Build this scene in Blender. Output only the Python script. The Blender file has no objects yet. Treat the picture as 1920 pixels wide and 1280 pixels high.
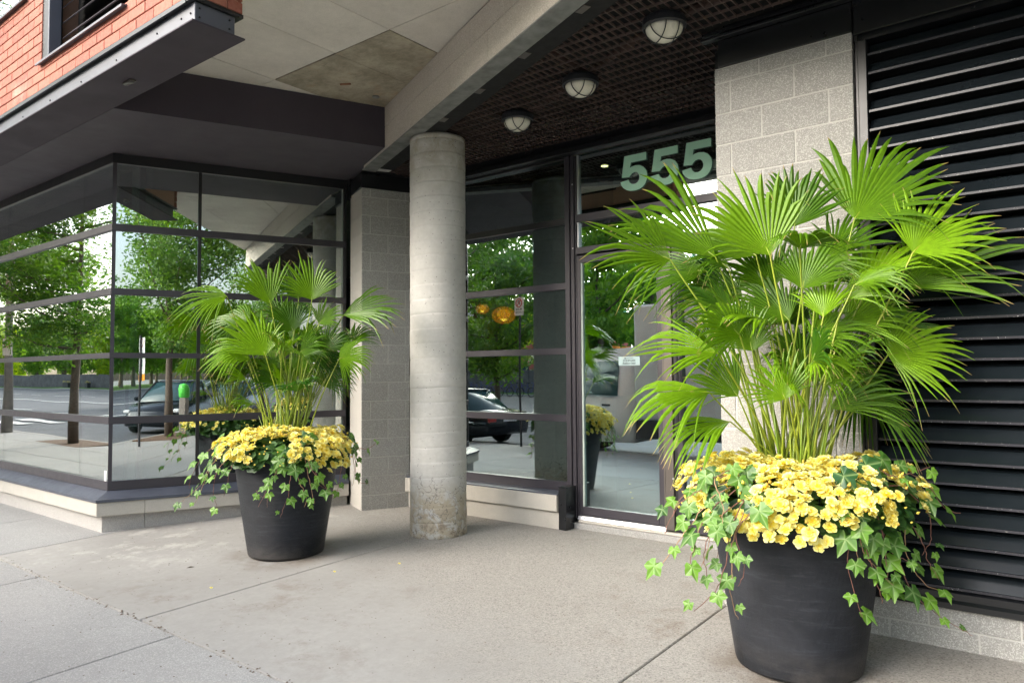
import bpy, bmesh, math, random
from mathutils import Vector, Matrix, noise
random.seed(7)
C = bpy.context.scene.collection
PI = math.pi
rad = math.radians

# ------------------------------------------------------------------ camera
# the world: X runs along the street front, Y into the building, Z up (metres)
cam_d = bpy.data.cameras.new('camera')
cam = bpy.data.objects.new('camera', cam_d); C.objects.link(cam)
bpy.context.scene.camera = cam
cam_d.sensor_width = 36.0
cam_d.lens = 36.0 * 1373.0 / 1920.0
cam_d.clip_start = 0.05; cam_d.clip_end = 1500
PITCH, ROLL, YAW = rad(2.506), rad(-0.392), rad(38.35)
_cp, _sp, _cr, _sr = math.cos(PITCH), math.sin(PITCH), math.cos(ROLL), math.sin(ROLL)
_fw = Vector((0, _cp, _sp)); _rt = Vector((1, 0, 0)); _up = _rt.cross(_fw)
_r2 = _cr * _rt + _sr * _up; _u2 = -_sr * _rt + _cr * _up
_Z = Matrix.Rotation(YAW, 3, 'Z')
_r2, _u2, _fw = _Z @ _r2, _Z @ _u2, _Z @ _fw
M = Matrix((_r2, _u2, -_fw)).transposed().to_4x4()
M.translation = Vector((0, 0, 1.47))
cam.matrix_world = M

# ------------------------------------------------------------------ light: a bright overcast day
world = bpy.data.worlds.new('World'); bpy.context.scene.world = world; world.use_nodes = True
SUN_EL, SUN_AZ = rad(27), rad(-152)      # azimuth of the direction towards the sun, from +Y towards +X
nt = world.node_tree; nt.nodes.clear()
wo = nt.nodes.new('ShaderNodeOutputWorld'); bg = nt.nodes.new('ShaderNodeBackground')
sky = nt.nodes.new('ShaderNodeTexSky'); sky.sky_type = 'NISHITA'; sky.sun_disc = False
sky.sun_elevation = SUN_EL; sky.sun_rotation = SUN_AZ; sky.air_density = 1.2; sky.dust_density = 4.0; sky.ozone_density = 1.0
hs = nt.nodes.new('ShaderNodeHueSaturation'); hs.inputs['Saturation'].default_value = 0.62
tc = nt.nodes.new('ShaderNodeTexCoord'); nz = nt.nodes.new('ShaderNodeTexNoise')
nz.inputs['Scale'].default_value = 2.2; nz.inputs['Detail'].default_value = 8; nz.inputs['Roughness'].default_value = 0.6
cr = nt.nodes.new('ShaderNodeMapRange'); cr.inputs['From Min'].default_value = 0.35; cr.inputs['From Max'].default_value = 0.7
cr.inputs['To Min'].default_value = 1.0; cr.inputs['To Max'].default_value = 1.5
vm = nt.nodes.new('ShaderNodeVectorMath'); vm.operation = 'SCALE'
nt.links.new(tc.outputs['Generated'], nz.inputs['Vector']); nt.links.new(nz.outputs['Fac'], cr.inputs['Value'])
nt.links.new(sky.outputs[0], hs.inputs['Color']); nt.links.new(hs.outputs[0], vm.inputs[0]); nt.links.new(cr.outputs[0], vm.inputs['Scale'])
nt.links.new(vm.outputs[0], bg.inputs['Color']); bg.inputs['Strength'].default_value = 0.15
nt.links.new(bg.outputs[0], wo.inputs['Surface'])
sun_d = bpy.data.lights.new('sun', 'SUN'); sun_d.energy = 1.3; sun_d.angle = rad(55); sun_d.color = (1.0, 0.985, 0.96)
sun = bpy.data.objects.new('sun', sun_d); C.objects.link(sun)
_s = Vector((math.sin(SUN_AZ) * math.cos(SUN_EL), math.cos(SUN_AZ) * math.cos(SUN_EL), math.sin(SUN_EL)))
sun.rotation_euler = _s.to_track_quat('Z', 'Y').to_euler(); sun.location = (0, -10, 20)
vs = bpy.context.scene.view_settings
vs.view_transform = 'Standard'; vs.look = 'None'; vs.gamma = 1.0; vs.use_curve_mapping = False; vs.exposure = 1.62
bpy.context.scene.cycles.max_bounces = 10
bpy.context.scene.cycles.transparent_max_bounces = 24
bpy.context.scene.cycles.glossy_bounces = 6

# ------------------------------------------------------------------ helpers
D2 = Vector((0.4003, 0.9164, 0.0)).normalized()      # direction of the splayed return wall
B2 = Vector((-D2.y, D2.x, 0.0))                       # square to it: the beam's direction
OUT2 = Vector((D2.y, -D2.x, 0.0))                     # outward from the return wall

def ground_z(y):
    return -0.032 * max(0.0, 5.0 - y)

class MB:
    def __init__(s): s.v = []; s.f = []; s.mi = []; s.mat_i = 0; s.attr = []
    def poly(s, pts, faces, a=None):
        n = len(s.v); s.v += [tuple(p) for p in pts]
        for k, f in enumerate(faces): s.f.append(tuple(n + i for i in f)); s.mi.append(s.mat_i)
        if a is not None:
            while len(s.attr) < n: s.attr.append((0, 0, 0))
            s.attr += a
        return s
    def box(s, x0, x1, y0, y1, z0, z1):
        return s.frame(Vector((0, 0, 0)), Vector((1, 0, 0)), Vector((0, 1, 0)), x0, x1, y0, y1, z0, z1)
    def frame(s, o, u, w, a0, a1, b0, b1, z0, z1):
        """box in a frame: a along u, b along w, z up"""
        o = Vector(o)
        P = [o + u * a + w * b + Vector((0, 0, z)) for z in (z0, z1) for b in (b0, b1) for a in (a0, a1)]
        F = [(0, 2, 3, 1), (4, 5, 7, 6), (0, 1, 5, 4), (2, 6, 7, 3), (0, 4, 6, 2), (1, 3, 7, 5)]
        if u.cross(w).z < 0: F = [tuple(reversed(f)) for f in F]
        return s.poly(P, F)
    def prism(s, pts, z0, z1):
        """vertical prism over a plan polygon (counter-clockwise)"""
        n = len(pts)
        zz0 = z0 if callable(z0) else (lambda p: z0); zz1 = z1 if callable(z1) else (lambda p: z1)
        P = [(p[0], p[1], zz0(p)) for p in pts] + [(p[0], p[1], zz1(p)) for p in pts]
        F = [tuple(reversed(range(n))), tuple(range(n, 2 * n))] + [(i, (i + 1) % n, n + (i + 1) % n, n + i) for i in range(n)]
        return s.poly(P, F)
    def extrude(s, prof, p0, p1, u, w=Vector((0, 0, 1))):
        """profile (a,b) in the axes u,w swept from p0 to p1"""
        n = len(prof); p0 = Vector(p0); p1 = Vector(p1)
        P = [p0 + u * a + w * b for a, b in prof] + [p1 + u * a + w * b for a, b in prof]
        F = [tuple(range(n)), tuple(reversed(range(n, 2 * n)))] + [(i, n + i, n + (i + 1) % n, (i + 1) % n) for i in range(n)]
        return s.poly(P, F)
    def tube(s, pts, r, seg=8, cap=True):
        pts = [Vector(p) for p in pts]; n = len(pts); base = len(s.v)
        rr = r if isinstance(r, (list, tuple)) else [r] * n
        up = None; P = []
        for i, p in enumerate(pts):
            t = (pts[min(i + 1, n - 1)] - pts[max(i - 1, 0)])
            t = t.normalized() if t.length > 1e-9 else Vector((0, 0, 1))
            if up is None:
                up = Vector((0, 0, 1)) if abs(t.z) < 0.9 else Vector((1, 0, 0))
            a = t.cross(up).normalized(); b = a.cross(t); up = b if b.length else up
            for k in range(seg):
                q = 2 * PI * k / seg
                P.append(p + a * math.cos(q) * rr[i] + b * math.sin(q) * rr[i])
        F = []
        for i in range(n - 1):
            for k in range(seg):
                F.append((i * seg + k, i * seg + (k + 1) % seg, (i + 1) * seg + (k + 1) % seg, (i + 1) * seg + k))
        if cap: F += [tuple(reversed(range(seg))), tuple(range((n - 1) * seg, n * seg))]
        return s.poly(P, F)
    def lathe(s, prof, c=(0, 0), seg=48, sx=1.0):
        P = []; n = len(prof)
        for r, z in prof:
            for k in range(seg):
                q = 2 * PI * k / seg
                P.append((c[0] + r * math.cos(q) * sx, c[1] + r * math.sin(q), z))
        F = [(i * seg + k, i * seg + (k + 1) % seg, (i + 1) * seg + (k + 1) % seg, (i + 1) * seg + k) for i in range(n - 1) for k in range(seg)]
        F += [tuple(reversed(range(seg))), tuple(range((n - 1) * seg, n * seg))]
        return s.poly(P, F)
    def mesh(s, name, mats, smooth=False, bevel=0.0):
        me = bpy.data.meshes.new(name); me.from_pydata(s.v, [], s.f)
        for m in (mats if isinstance(mats, (list, tuple)) else [mats]): me.materials.append(m)
        if any(s.mi): me.polygons.foreach_set('material_index', s.mi)
        if s.attr:
            while len(s.attr) < len(s.v): s.attr.append((0, 0, 0))
            at = me.attributes.new('tint', 'FLOAT_VECTOR', 'POINT')
            at.data.foreach_set('vector', [c for a in s.attr for c in a])
        if smooth: me.polygons.foreach_set('use_smooth', [True] * len(me.polygons))
        if bevel:
            bm = bmesh.new(); bm.from_mesh(me)
            bmesh.ops.bevel(bm, geom=[e for e in bm.edges if len(e.link_faces) == 2 and e.calc_face_angle(0) > 0.5], offset=bevel, segments=1, affect='EDGES')
            bm.to_mesh(me); bm.free()
        me.update()
        return me
    def build(s, name, mats, parent=None, smooth=False, bevel=0.0):
        return link(name, s.mesh(name, mats, smooth, bevel), parent)

def link(name, me, parent=None, loc=None, rot=None):
    o = bpy.data.objects.new(name, me); C.objects.link(o)
    if parent is not None: o.parent = parent
    if loc is not None: o.location = loc
    if rot is not None: o.rotation_euler = rot
    return o
def thing(name, label, cat, group=None, loc=(0, 0, 0), rz=0.0):
    o = bpy.data.objects.new(name, None); C.objects.link(o); o.location = loc; o.rotation_euler = (0, 0, rz)
    return tag(o, label, cat, group)
def tag(o, label, cat, group=None):
    o['label'] = label; o['category'] = cat
    if group: o['group'] = group
    return o
def kind(o, k): o['kind'] = k; return o
def copy_tree(o, parent=None):
    c = o.copy(); C.objects.link(c)
    if parent is not None: c.parent = parent
    for ch in list(o.children): copy_tree(ch, c)
    return c

# ------------------------------------------------------------------ materials
MATS = {}
def nmat(name):
    m = bpy.data.materials.new(name); m.use_nodes = True; MATS[name] = m
    t = m.node_tree; b = t.nodes['Principled BSDF']
    return m, t, b
def N(t, kind_, **kw):
    n = t.nodes.new('ShaderNode' + kind_)
    for k, v in kw.items():
        if k in ('operation', 'blend_type', 'data_type', 'noise_dimensions', 'feature', 'wave_type', 'bands_direction', 'attribute_name', 'distance', 'interpolation_type', 'invert', 'wave_profile'):
            setattr(n, k, v)
        else:
            n.inputs[k.replace('_', ' ')].default_value = v
    return n
def L(t, a, b): t.links.new(a, b)
def mixc(t, fac, a, b, blend='MIX'):
    n = t.nodes.new('ShaderNodeMix'); n.data_type = 'RGBA'; n.blend_type = blend
    for i, v in ((0, fac), (6, a), (7, b)):
        if hasattr(v, 'is_linked') or hasattr(v, 'links'): L(t, v, n.inputs[i])
        else: n.inputs[i].default_value = v if not isinstance(v, tuple) or len(v) == 4 else (*v, 1)
    return n.outputs[2]
def ramp(t, v, lo, hi, a=0.0, b=1.0):
    n = t.nodes.new('ShaderNodeMapRange'); n.inputs['From Min'].default_value = lo; n.inputs['From Max'].default_value = hi
    n.inputs['To Min'].default_value = a; n.inputs['To Max'].default_value = b; L(t, v, n.inputs['Value']); return n.outputs[0]
def wpos(t):
    return t.nodes.new('ShaderNodeNewGeometry').outputs['Position']
def noise_n(t, scale, detail=4, rough=0.55, vec=None, dist=0.0):
    n = t.nodes.new('ShaderNodeTexNoise'); n.inputs['Scale'].default_value = scale; n.inputs['Detail'].default_value = detail
    n.inputs['Roughness'].default_value = rough; n.inputs['Distortion'].default_value = dist
    L(t, vec if vec is not None else wpos(t), n.inputs['Vector']); return n.outputs['Fac']
def vor(t, scale, vec=None):
    n = t.nodes.new('ShaderNodeTexVoronoi'); n.inputs['Scale'].default_value = scale
    L(t, vec if vec is not None else wpos(t), n.inputs['Vector']); return n
def bump(t, b, h, strength=0.3, dist=0.01):
    n = t.nodes.new('ShaderNodeBump'); n.inputs['Strength'].default_value = strength; n.inputs['Distance'].default_value = dist
    L(t, h, n.inputs['Height']); L(t, n.outputs[0], b.inputs['Normal'])
def scaled(t, v, s):
    n = t.nodes.new('ShaderNodeMapping'); n.inputs['Scale'].default_value = s; L(t, v, n.inputs['Vector']); return n.outputs[0]

def plain(name, col, rough=0.6, metal=0.0, var=0.12, scale=6.0, emit=None, spec=None):
    m, t, b = nmat(name)
    n = noise_n(t, scale, 5)
    c = mixc(t, ramp(t, n, 0.3, 0.7), tuple(x * (1 - var) for x in col), tuple(min(1, x * (1 + var)) for x in col))
    L(t, c, b.inputs['Base Color']); b.inputs['Roughness'].default_value = rough; b.inputs['Metallic'].default_value = metal
    L(t, ramp(t, noise_n(t, scale * 3), 0.2, 0.8, rough * 0.85, min(1, rough * 1.15)), b.inputs['Roughness'])
    if spec is not None: b.inputs['Specular IOR Level'].default_value = spec
    if emit: b.inputs['Emission Color'].default_value = (*emit[0], 1); b.inputs['Emission Strength'].default_value = emit[1]
    return m

def concrete_mat(name, col, speck=0.0, speckscale=220, stain=0.25, bumpd=0.002, patch=1.5, rough=0.85, stain_col=None, objvar=0.05, darkspot=0.0):
    m, t, b = nmat(name)
    p = wpos(t)
    big = noise_n(t, patch, 6, 0.65); mid = noise_n(t, 14, 6, 0.7); fine = noise_n(t, 160, 3, 0.7)
    c = mixc(t, ramp(t, big, 0.3, 0.7), tuple(x * (1 - stain) for x in (stain_col or col)), col)
    c = mixc(t, ramp(t, mid, 0.3, 0.75, 0, 0.5), c, tuple(min(1, x * 1.12) for x in col))
    c = mixc(t, 0.35, c, mixc(t, ramp(t, fine, 0.35, 0.65), tuple(x * 0.7 for x in col), tuple(min(1, x * 1.2) for x in col)))
    if speck:
        v = vor(t, speckscale)
        sep = t.nodes.new('ShaderNodeSeparateColor'); L(t, v.outputs['Color'], sep.inputs[0])
        lt = N(t, 'Math', operation='GREATER_THAN'); L(t, sep.outputs[0], lt.inputs[0]); lt.inputs[1].default_value = 0.80
        dk = N(t, 'Math', operation='LESS_THAN'); L(t, sep.outputs[0], dk.inputs[0]); dk.inputs[1].default_value = 0.18
        f1 = N(t, 'Math', operation='MULTIPLY'); L(t, lt.outputs[0], f1.inputs[0]); f1.inputs[1].default_value = speck
        f2 = N(t, 'Math', operation='MULTIPLY'); L(t, dk.outputs[0], f2.inputs[0]); f2.inputs[1].default_value = speck * 0.8
        c = mixc(t, f1.outputs[0], c, (0.85, 0.84, 0.80)); c = mixc(t, f2.outputs[0], c, (0.12, 0.11, 0.10))
    if darkspot:
        v2 = vor(t, 35); sep2 = t.nodes.new('ShaderNodeSeparateColor'); L(t, v2.outputs['Color'], sep2.inputs[0])
        a = N(t, 'Math', operation='LESS_THAN'); L(t, v2.outputs['Distance'], a.inputs[0]); a.inputs[1].default_value = 0.13
        b2 = N(t, 'Math', operation='LESS_THAN'); L(t, sep2.outputs[1], b2.inputs[0]); b2.inputs[1].default_value = 0.22
        mm = N(t, 'Math', operation='MULTIPLY'); L(t, a.outputs[0], mm.inputs[0]); L(t, b2.outputs[0], mm.inputs[1])
        m3 = N(t, 'Math', operation='MULTIPLY'); L(t, mm.outputs[0], m3.inputs[0]); m3.inputs[1].default_value = darkspot
        c = mixc(t, m3.outputs[0], c, (0.08, 0.075, 0.07))
    if objvar:
        oi = t.nodes.new('ShaderNodeObjectInfo')
        hsn = t.nodes.new('ShaderNodeHueSaturation'); L(t, c, hsn.inputs['Color'])
        L(t, ramp(t, oi.outputs['Random'], 0, 1, 1 - objvar, 1 + objvar), hsn.inputs['Value']); c = hsn.outputs[0]
    L(t, c, b.inputs['Base Color']); b.inputs['Roughness'].default_value = rough
    ad = N(t, 'Math', operation='ADD'); L(t, fine, ad.inputs[0]); L(t, mid, ad.inputs[1])
    bump(t, b, ad.outputs[0], 0.5, bumpd)
    return m

concrete_mat('block', (0.325, 0.319, 0.303), speck=0.30, speckscale=230, stain=0.10, bumpd=0.0015, objvar=0.05)
concrete_mat('mortar', (0.50, 0.49, 0.465), stain=0.15, bumpd=0.001, objvar=0)
concrete_mat('smooth_block', (0.50, 0.475, 0.43), stain=0.12, bumpd=0.0006, objvar=0.02, patch=3)
concrete_mat('limestone', (0.47, 0.445, 0.40), stain=0.14, bumpd=0.0008, objvar=0.04, patch=5)
concrete_mat('granite', (0.40, 0.385, 0.37), speck=0.2, speckscale=260, stain=0.12, bumpd=0.0008, objvar=0.05, patch=4)
concrete_mat('beam_concrete', (0.54, 0.495, 0.43), speck=0.28, speckscale=200, stain=0.14, bumpd=0.001, patch=2.5, objvar=0.02)
concrete_mat('ceiling_concrete', (0.67, 0.635, 0.575), stain=0.38, bumpd=0.0006, patch=1.9, objvar=0.06)
concrete_mat('sidewalk_concrete', (0.32, 0.317, 0.31), speck=0.14, speckscale=170, stain=0.30, bumpd=0.0012, patch=0.9, objvar=0.05, darkspot=0.5)

# stained old ceiling panel
def stained_panel():
    m, t, b = nmat('stained_concrete')
    n1 = noise_n(t, 3.2, 12, 0.8); n2 = noise_n(t, 1.8, 9, 0.75)
    st = noise_n(t, 9, 9, 0.8, vec=scaled(t, wpos(t), (0.6, 2.2, 1)))
    c = mixc(t, ramp(t, n1, 0.40, 0.60), (0.24, 0.215, 0.16), (0.42, 0.375, 0.29))
    c = mixc(t, ramp(t, n2, 0.50, 0.62, 0, 0.75), c, (0.40, 0.28, 0.18))
    c = mixc(t, ramp(t, st, 0.52, 0.66, 0, 0.5), c, (0.16, 0.15, 0.11))
    L(t, c, b.inputs['Base Color']); b.inputs['Roughness'].default_value = 0.85
    bump(t, b, st, 0.4, 0.003)
stained_panel()

def column_mat():
    m, t, b = nmat('column_concrete')
    p = wpos(t); sep = t.nodes.new('ShaderNodeSeparateXYZ'); L(t, p, sep.inputs[0])
    n1 = noise_n(t, 2.2, 7, 0.7); n2 = noise_n(t, 22, 6, 0.75); n3 = noise_n(t, 5, 8, 0.8, vec=scaled(t, p, (1, 1, 2.2)))
    c = mixc(t, ramp(t, n1, 0.3, 0.7), (0.47, 0.46, 0.435), (0.58, 0.57, 0.545))
    c = mixc(t, ramp(t, n2, 0.35, 0.8, 0, 0.6), c, (0.38, 0.37, 0.35))
    # dark cloudy patches
    c = mixc(t, ramp(t, n3, 0.60, 0.72, 0, 0.38), c, (0.21, 0.205, 0.20))
    # worn, patched foot of the column
    low = ramp(t, sep.outputs['Z'], 0.52, 0.30)
    n4 = noise_n(t, 7, 6, 0.7, dist=0.6)
    mul = N(t, 'Math', operation='MULTIPLY'); L(t, low, mul.inputs[0]); L(t, ramp(t, n4, 0.42, 0.52), mul.inputs[1])
    mul.use_clamp = True
    c = mixc(t, mul.outputs[0], c, (0.40, 0.35, 0.27))
    low2 = ramp(t, sep.outputs['Z'], 0.30, 0.0)
    n5 = noise_n(t, 16, 6, 0.75)
    mu2 = N(t, 'Math', operation='MULTIPLY'); L(t, low2, mu2.inputs[0]); L(t, ramp(t, n5, 0.50, 0.60), mu2.inputs[1]); mu2.use_clamp = True
    c = mixc(t, mu2.outputs[0], c, (0.20, 0.155, 0.11))
    # stained top
    top = ramp(t, sep.outputs['Z'], 3.1, 3.66); mu3 = N(t, 'Math', operation='MULTIPLY'); L(t, top, mu3.inputs[0]); L(t, ramp(t, n4, 0.35, 0.65), mu3.inputs[1]); mu3.use_clamp = True
    c = mixc(t, mu3.outputs[0], c, (0.29, 0.25, 0.17))
    v = vor(t, 60); s2 = t.nodes.new('ShaderNodeSeparateColor'); L(t, v.outputs['Color'], s2.inputs[0])
    a = N(t, 'Math', operation='LESS_THAN'); L(t, v.outputs['Distance'], a.inputs[0]); a.inputs[1].default_value = 0.22
    b2 = N(t, 'Math', operation='LESS_THAN'); L(t, s2.outputs[1], b2.inputs[0]); b2.inputs[1].default_value = 0.07
    mm = N(t, 'Math', operation='MULTIPLY'); L(t, a.outputs[0], mm.inputs[0]); L(t, b2.outputs[0], mm.inputs[1])
    c = mixc(t, mm.outputs[0], c, (0.09, 0.085, 0.08))
    # cracks
    cv = t.nodes.new('ShaderNodeTexVoronoi'); cv.feature = 'DISTANCE_TO_EDGE'; cv.inputs['Scale'].default_value = 5
    dn = t.nodes.new('ShaderNodeTexNoise'); dn.inputs['Scale'].default_value = 9; L(t, p, dn.inputs['Vector'])
    va = t.nodes.new('ShaderNodeVectorMath'); va.operation = 'ADD'; L(t, p, va.inputs[0])
    vsx = t.nodes.new('ShaderNodeVectorMath'); vsx.operation = 'SCALE'; vsx.inputs['Scale'].default_value = 0.25; L(t, dn.outputs['Color'], vsx.inputs[0]); L(t, vsx.outputs[0], va.inputs[1])
    L(t, va.outputs[0], cv.inputs['Vector'])
    cf = N(t, 'Math', operation='LESS_THAN'); L(t, cv.outputs['Distance'], cf.inputs[0]); cf.inputs[1].default_value = 0.012
    cm = N(t, 'Math', operation='MULTIPLY'); L(t, cf.outputs[0], cm.inputs[0]); L(t, ramp(t, sep.outputs['Z'], 0.62, 0.5, 0, 0.6), cm.inputs[1]); cm.use_clamp = True
    c = mixc(t, cm.outputs[0], c, (0.13, 0.12, 0.11))
    L(t, c, b.inputs['Base Color']); b.inputs['Roughness'].default_value = 0.8
    bump(t, b, n2, 0.4, 0.003)
column_mat()

def entry_slab_mat():
    m, t, b = nmat('entry_concrete')
    p = wpos(t); sep = t.nodes.new('ShaderNodeSeparateXYZ'); L(t, p, sep.inputs[0])
    n1 = noise_n(t, 0.7, 6, 0.6); n2 = noise_n(t, 18, 7, 0.75); n3 = noise_n(t, 1.7, 11, 0.75)
    c = mixc(t, ramp(t, n1, 0.35, 0.65), (0.285, 0.275, 0.258), (0.35, 0.34, 0.322))
    c = mixc(t, ramp(t, n2, 0.35, 0.8, 0, 0.55), c, (0.235, 0.225, 0.207))
    # exposed aggregate where the cement skin has worn off: the middle and right of the entry
    wa = N(t, 'Math', operation='MULTIPLY_ADD'); L(t, sep.outputs['X'], wa.inputs[0]); wa.inputs[1].default_value = 0.55; L(t, sep.outputs['Y'], wa.inputs[2])
    wb = N(t, 'Math', operation='MULTIPLY_ADD'); L(t, n3, wb.inputs[0]); wb.inputs[1].default_value = 2.6; L(t, wa.outputs[0], wb.inputs[2])
    worn = ramp(t, wb.outputs[0], 2.45, 3.35)
    v = vor(t, 140); s2 = t.nodes.new('ShaderNodeSeparateColor'); L(t, v.outputs['Color'], s2.inputs[0])
    agg = mixc(t, ramp(t, s2.outputs[0], 0, 1), (0.20, 0.18, 0.158), (0.42, 0.395, 0.355))
    dk = N(t, 'Math', operation='LESS_THAN'); L(t, s2.outputs[1], dk.inputs[0]); dk.inputs[1].default_value = 0.12
    agg = mixc(t, dk.outputs[0], agg, (0.10, 0.085, 0.075))
    wf = N(t, 'Math', operation='MULTIPLY'); L(t, worn, wf.inputs[0]); wf.inputs[1].default_value = 0.50; wf.use_clamp = True
    c = mixc(t, wf.outputs[0], c, agg)
    # brown run-off stains
    n4 = noise_n(t, 2.6, 12, 0.78); n5 = noise_n(t, 0.6, 3, 0.5)
    sm = N(t, 'Math', operation='MULTIPLY'); L(t, ramp(t, n4, 0.52, 0.66), sm.inputs[0]); L(t, ramp(t, n5, 0.46, 0.62), sm.inputs[1]); sm.use_clamp = True
    st = N(t, 'Math', operation='MULTIPLY'); L(t, sm.outputs[0], st.inputs[0]); st.inputs[1].default_value = 0.5
    c = mixc(t, st.outputs[0], c, (0.15, 0.105, 0.07))
    # pale lime bloom by the left wall
    n6 = noise_n(t, 2.2, 11, 0.75, dist=0.2)
    xl = ramp(t, sep.outputs['X'], -5.6, -6.3); lm = N(t, 'Math', operation='MULTIPLY'); L(t, xl, lm.inputs[0]); L(t, ramp(t, n6, 0.52, 0.62, 0, 0.6), lm.inputs[1]); lm.use_clamp = True
    c = mixc(t, lm.outputs[0], c, (0.50, 0.48, 0.44))
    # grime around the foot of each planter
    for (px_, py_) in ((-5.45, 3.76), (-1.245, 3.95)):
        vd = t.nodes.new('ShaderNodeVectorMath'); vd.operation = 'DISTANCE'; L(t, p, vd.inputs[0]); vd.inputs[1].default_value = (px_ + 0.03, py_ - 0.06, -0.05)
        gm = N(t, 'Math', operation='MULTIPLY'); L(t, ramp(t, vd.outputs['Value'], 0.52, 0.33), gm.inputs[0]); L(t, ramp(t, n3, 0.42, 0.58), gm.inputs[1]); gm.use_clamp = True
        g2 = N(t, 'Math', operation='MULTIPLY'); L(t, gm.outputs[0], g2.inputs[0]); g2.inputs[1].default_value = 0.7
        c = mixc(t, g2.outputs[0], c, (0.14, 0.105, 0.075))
    # crumbs
    vv = vor(t, 24); s3 = t.nodes.new('ShaderNodeSeparateColor'); L(t, vv.outputs['Color'], s3.inputs[0])
    a = N(t, 'Math', operation='LESS_THAN'); L(t, vv.outputs['Distance'], a.inputs[0]); a.inputs[1].default_value = 0.13
    b2 = N(t, 'Math', operation='LESS_THAN'); L(t, s3.outputs[1], b2.inputs[0]); b2.inputs[1].default_value = 0.16
    mm = N(t, 'Math', operation='MULTIPLY'); L(t, a.outputs[0], mm.inputs[0]); L(t, b2.outputs[0], mm.inputs[1])
    m4 = N(t, 'Math', operation='MULTIPLY'); L(t, mm.outputs[0], m4.inputs[0]); m4.inputs[1].default_value = 0.7
    c = mixc(t, m4.outputs[0], c, (0.12, 0.09, 0.07))
    L(t, c, b.inputs['Base Color']); b.inputs['Roughness'].default_value = 0.88
    hh = N(t, 'Math', operation='MULTIPLY'); L(t, v.outputs['Distance'], hh.inputs[0]); L(t, worn, hh.inputs[1])
    ad = N(t, 'Math', operation='ADD'); L(t, hh.outputs[0], ad.inputs[0]); L(t, n2, ad.inputs[1])
    bump(t, b, ad.outputs[0], 0.5, 0.003)
entry_slab_mat()

def brick_mat():
    m, t, b = nmat('brick')
    oi = t.nodes.new('ShaderNodeObjectInfo'); n = noise_n(t, 30, 6, 0.7); n2 = noise_n(t, 120, 3, 0.7); n3 = noise_n(t, 1.6, 4, 0.6)
    c = mixc(t, oi.outputs['Random'], (0.25, 0.066, 0.050), (0.36, 0.135, 0.095))
    c = mixc(t, ramp(t, n, 0.35, 0.7, 0, 0.6), c, (0.44, 0.215, 0.155))
    c = mixc(t, ramp(t, n2, 0.35, 0.65, 0, 0.4), c, (0.33, 0.10, 0.06))
    c = mixc(t, ramp(t, n3, 0.60, 0.75, 0, 0.45), c, (0.62, 0.42, 0.36))
    L(t, c, b.inputs['Base Color']); b.inputs['Roughness'].default_value = 0.85
    ad = N(t, 'Math', operation='ADD'); L(t, n, ad.inputs[0]); L(t, n2, ad.inputs[1]); bump(t, b, ad.outputs[0], 0.6, 0.002)
brick_mat()
concrete_mat('brick_mortar', (0.44, 0.27, 0.20), stain=0.15, bumpd=0.001, objvar=0)

plain('soffit_paint', (0.066, 0.058, 0.070), 0.75, var=0.12, scale=1.2)
plain('fascia_paint', (0.046, 0.038, 0.050), 0.8, var=0.10, scale=1.0)
plain('steel_paint', (0.085, 0.092, 0.115), 0.42, metal=0.0, var=0.10, scale=3)
plain('frame_paint', (0.046, 0.042, 0.052), 0.38, metal=0.15, var=0.08, scale=4)
plain('frame_dark', (0.014, 0.014, 0.016), 0.35, var=0.1, scale=4)
plain('flashing', (0.066, 0.074, 0.098), 0.42, metal=0.0, var=0.18, scale=5)
plain('aluminium', (0.55, 0.57, 0.60), 0.35, metal=0.7, var=0.08, scale=5)
plain('bronze_metal', (0.115, 0.10, 0.09), 0.42, metal=0.4, var=0.08, scale=4)
plain('galvanised', (0.20, 0.205, 0.195), 0.6, metal=0.3, var=0.3, scale=9)
plain('black_steel', (0.010, 0.011, 0.013), 0.30, var=0.2, scale=5)
plain('rusty_steel', (0.060, 0.033, 0.026), 0.75, var=0.35, scale=12)
plain('grille_paint', (0.075, 0.052, 0.045), 0.7, var=0.35, scale=3)
plain('void_black', (0.006, 0.006, 0.006), 0.95)
plain('lamp_black', (0.016, 0.018, 0.022), 0.45)
plain('rust_bolt', (0.20, 0.09, 0.05), 0.8)
plain('digit_vinyl', (0.46, 0.80, 0.62), 0.6, var=0.03)
plain('sticker_white', (0.75, 0.78, 0.78), 0.5)
plain('sticker_teal', (0.33, 0.45, 0.46), 0.5)
plain('ink_black', (0.02, 0.03, 0.03), 0.5)
plain('ink_red', (0.60, 0.04, 0.04), 0.5)
plain('ink_green', (0.05, 0.42, 0.12), 0.5)
plain('sign_orange', (0.72, 0.30, 0.03), 0.5)
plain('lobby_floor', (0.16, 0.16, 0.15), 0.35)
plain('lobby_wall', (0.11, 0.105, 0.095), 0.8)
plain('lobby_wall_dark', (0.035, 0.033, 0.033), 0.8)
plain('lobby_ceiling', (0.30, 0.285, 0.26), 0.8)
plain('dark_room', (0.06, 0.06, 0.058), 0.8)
plain('blind_grey', (0.16, 0.15, 0.14), 0.9)
plain('mull_inner', (0.40, 0.46, 0.42), 0.6)
plain('wood_brown', (0.16, 0.07, 0.035), 0.5)
plain('asphalt', (0.085, 0.088, 0.10), 0.8, var=0.2, scale=1.5)
plain('kerb_stone', (0.36, 0.35, 0.33), 0.85)
plain('road_paint', (0.75, 0.75, 0.72), 0.7)
plain('grass_green', (0.10, 0.20, 0.03), 0.9, var=0.35, scale=2)
plain('far_ground', (0.22, 0.23, 0.20), 0.9, var=0.2, scale=0.1)
plain('mulch', (0.13, 0.075, 0.045), 0.95, var=0.5, scale=40)
plain('bark', (0.12, 0.095, 0.075), 0.9, var=0.3, scale=25)
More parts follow.
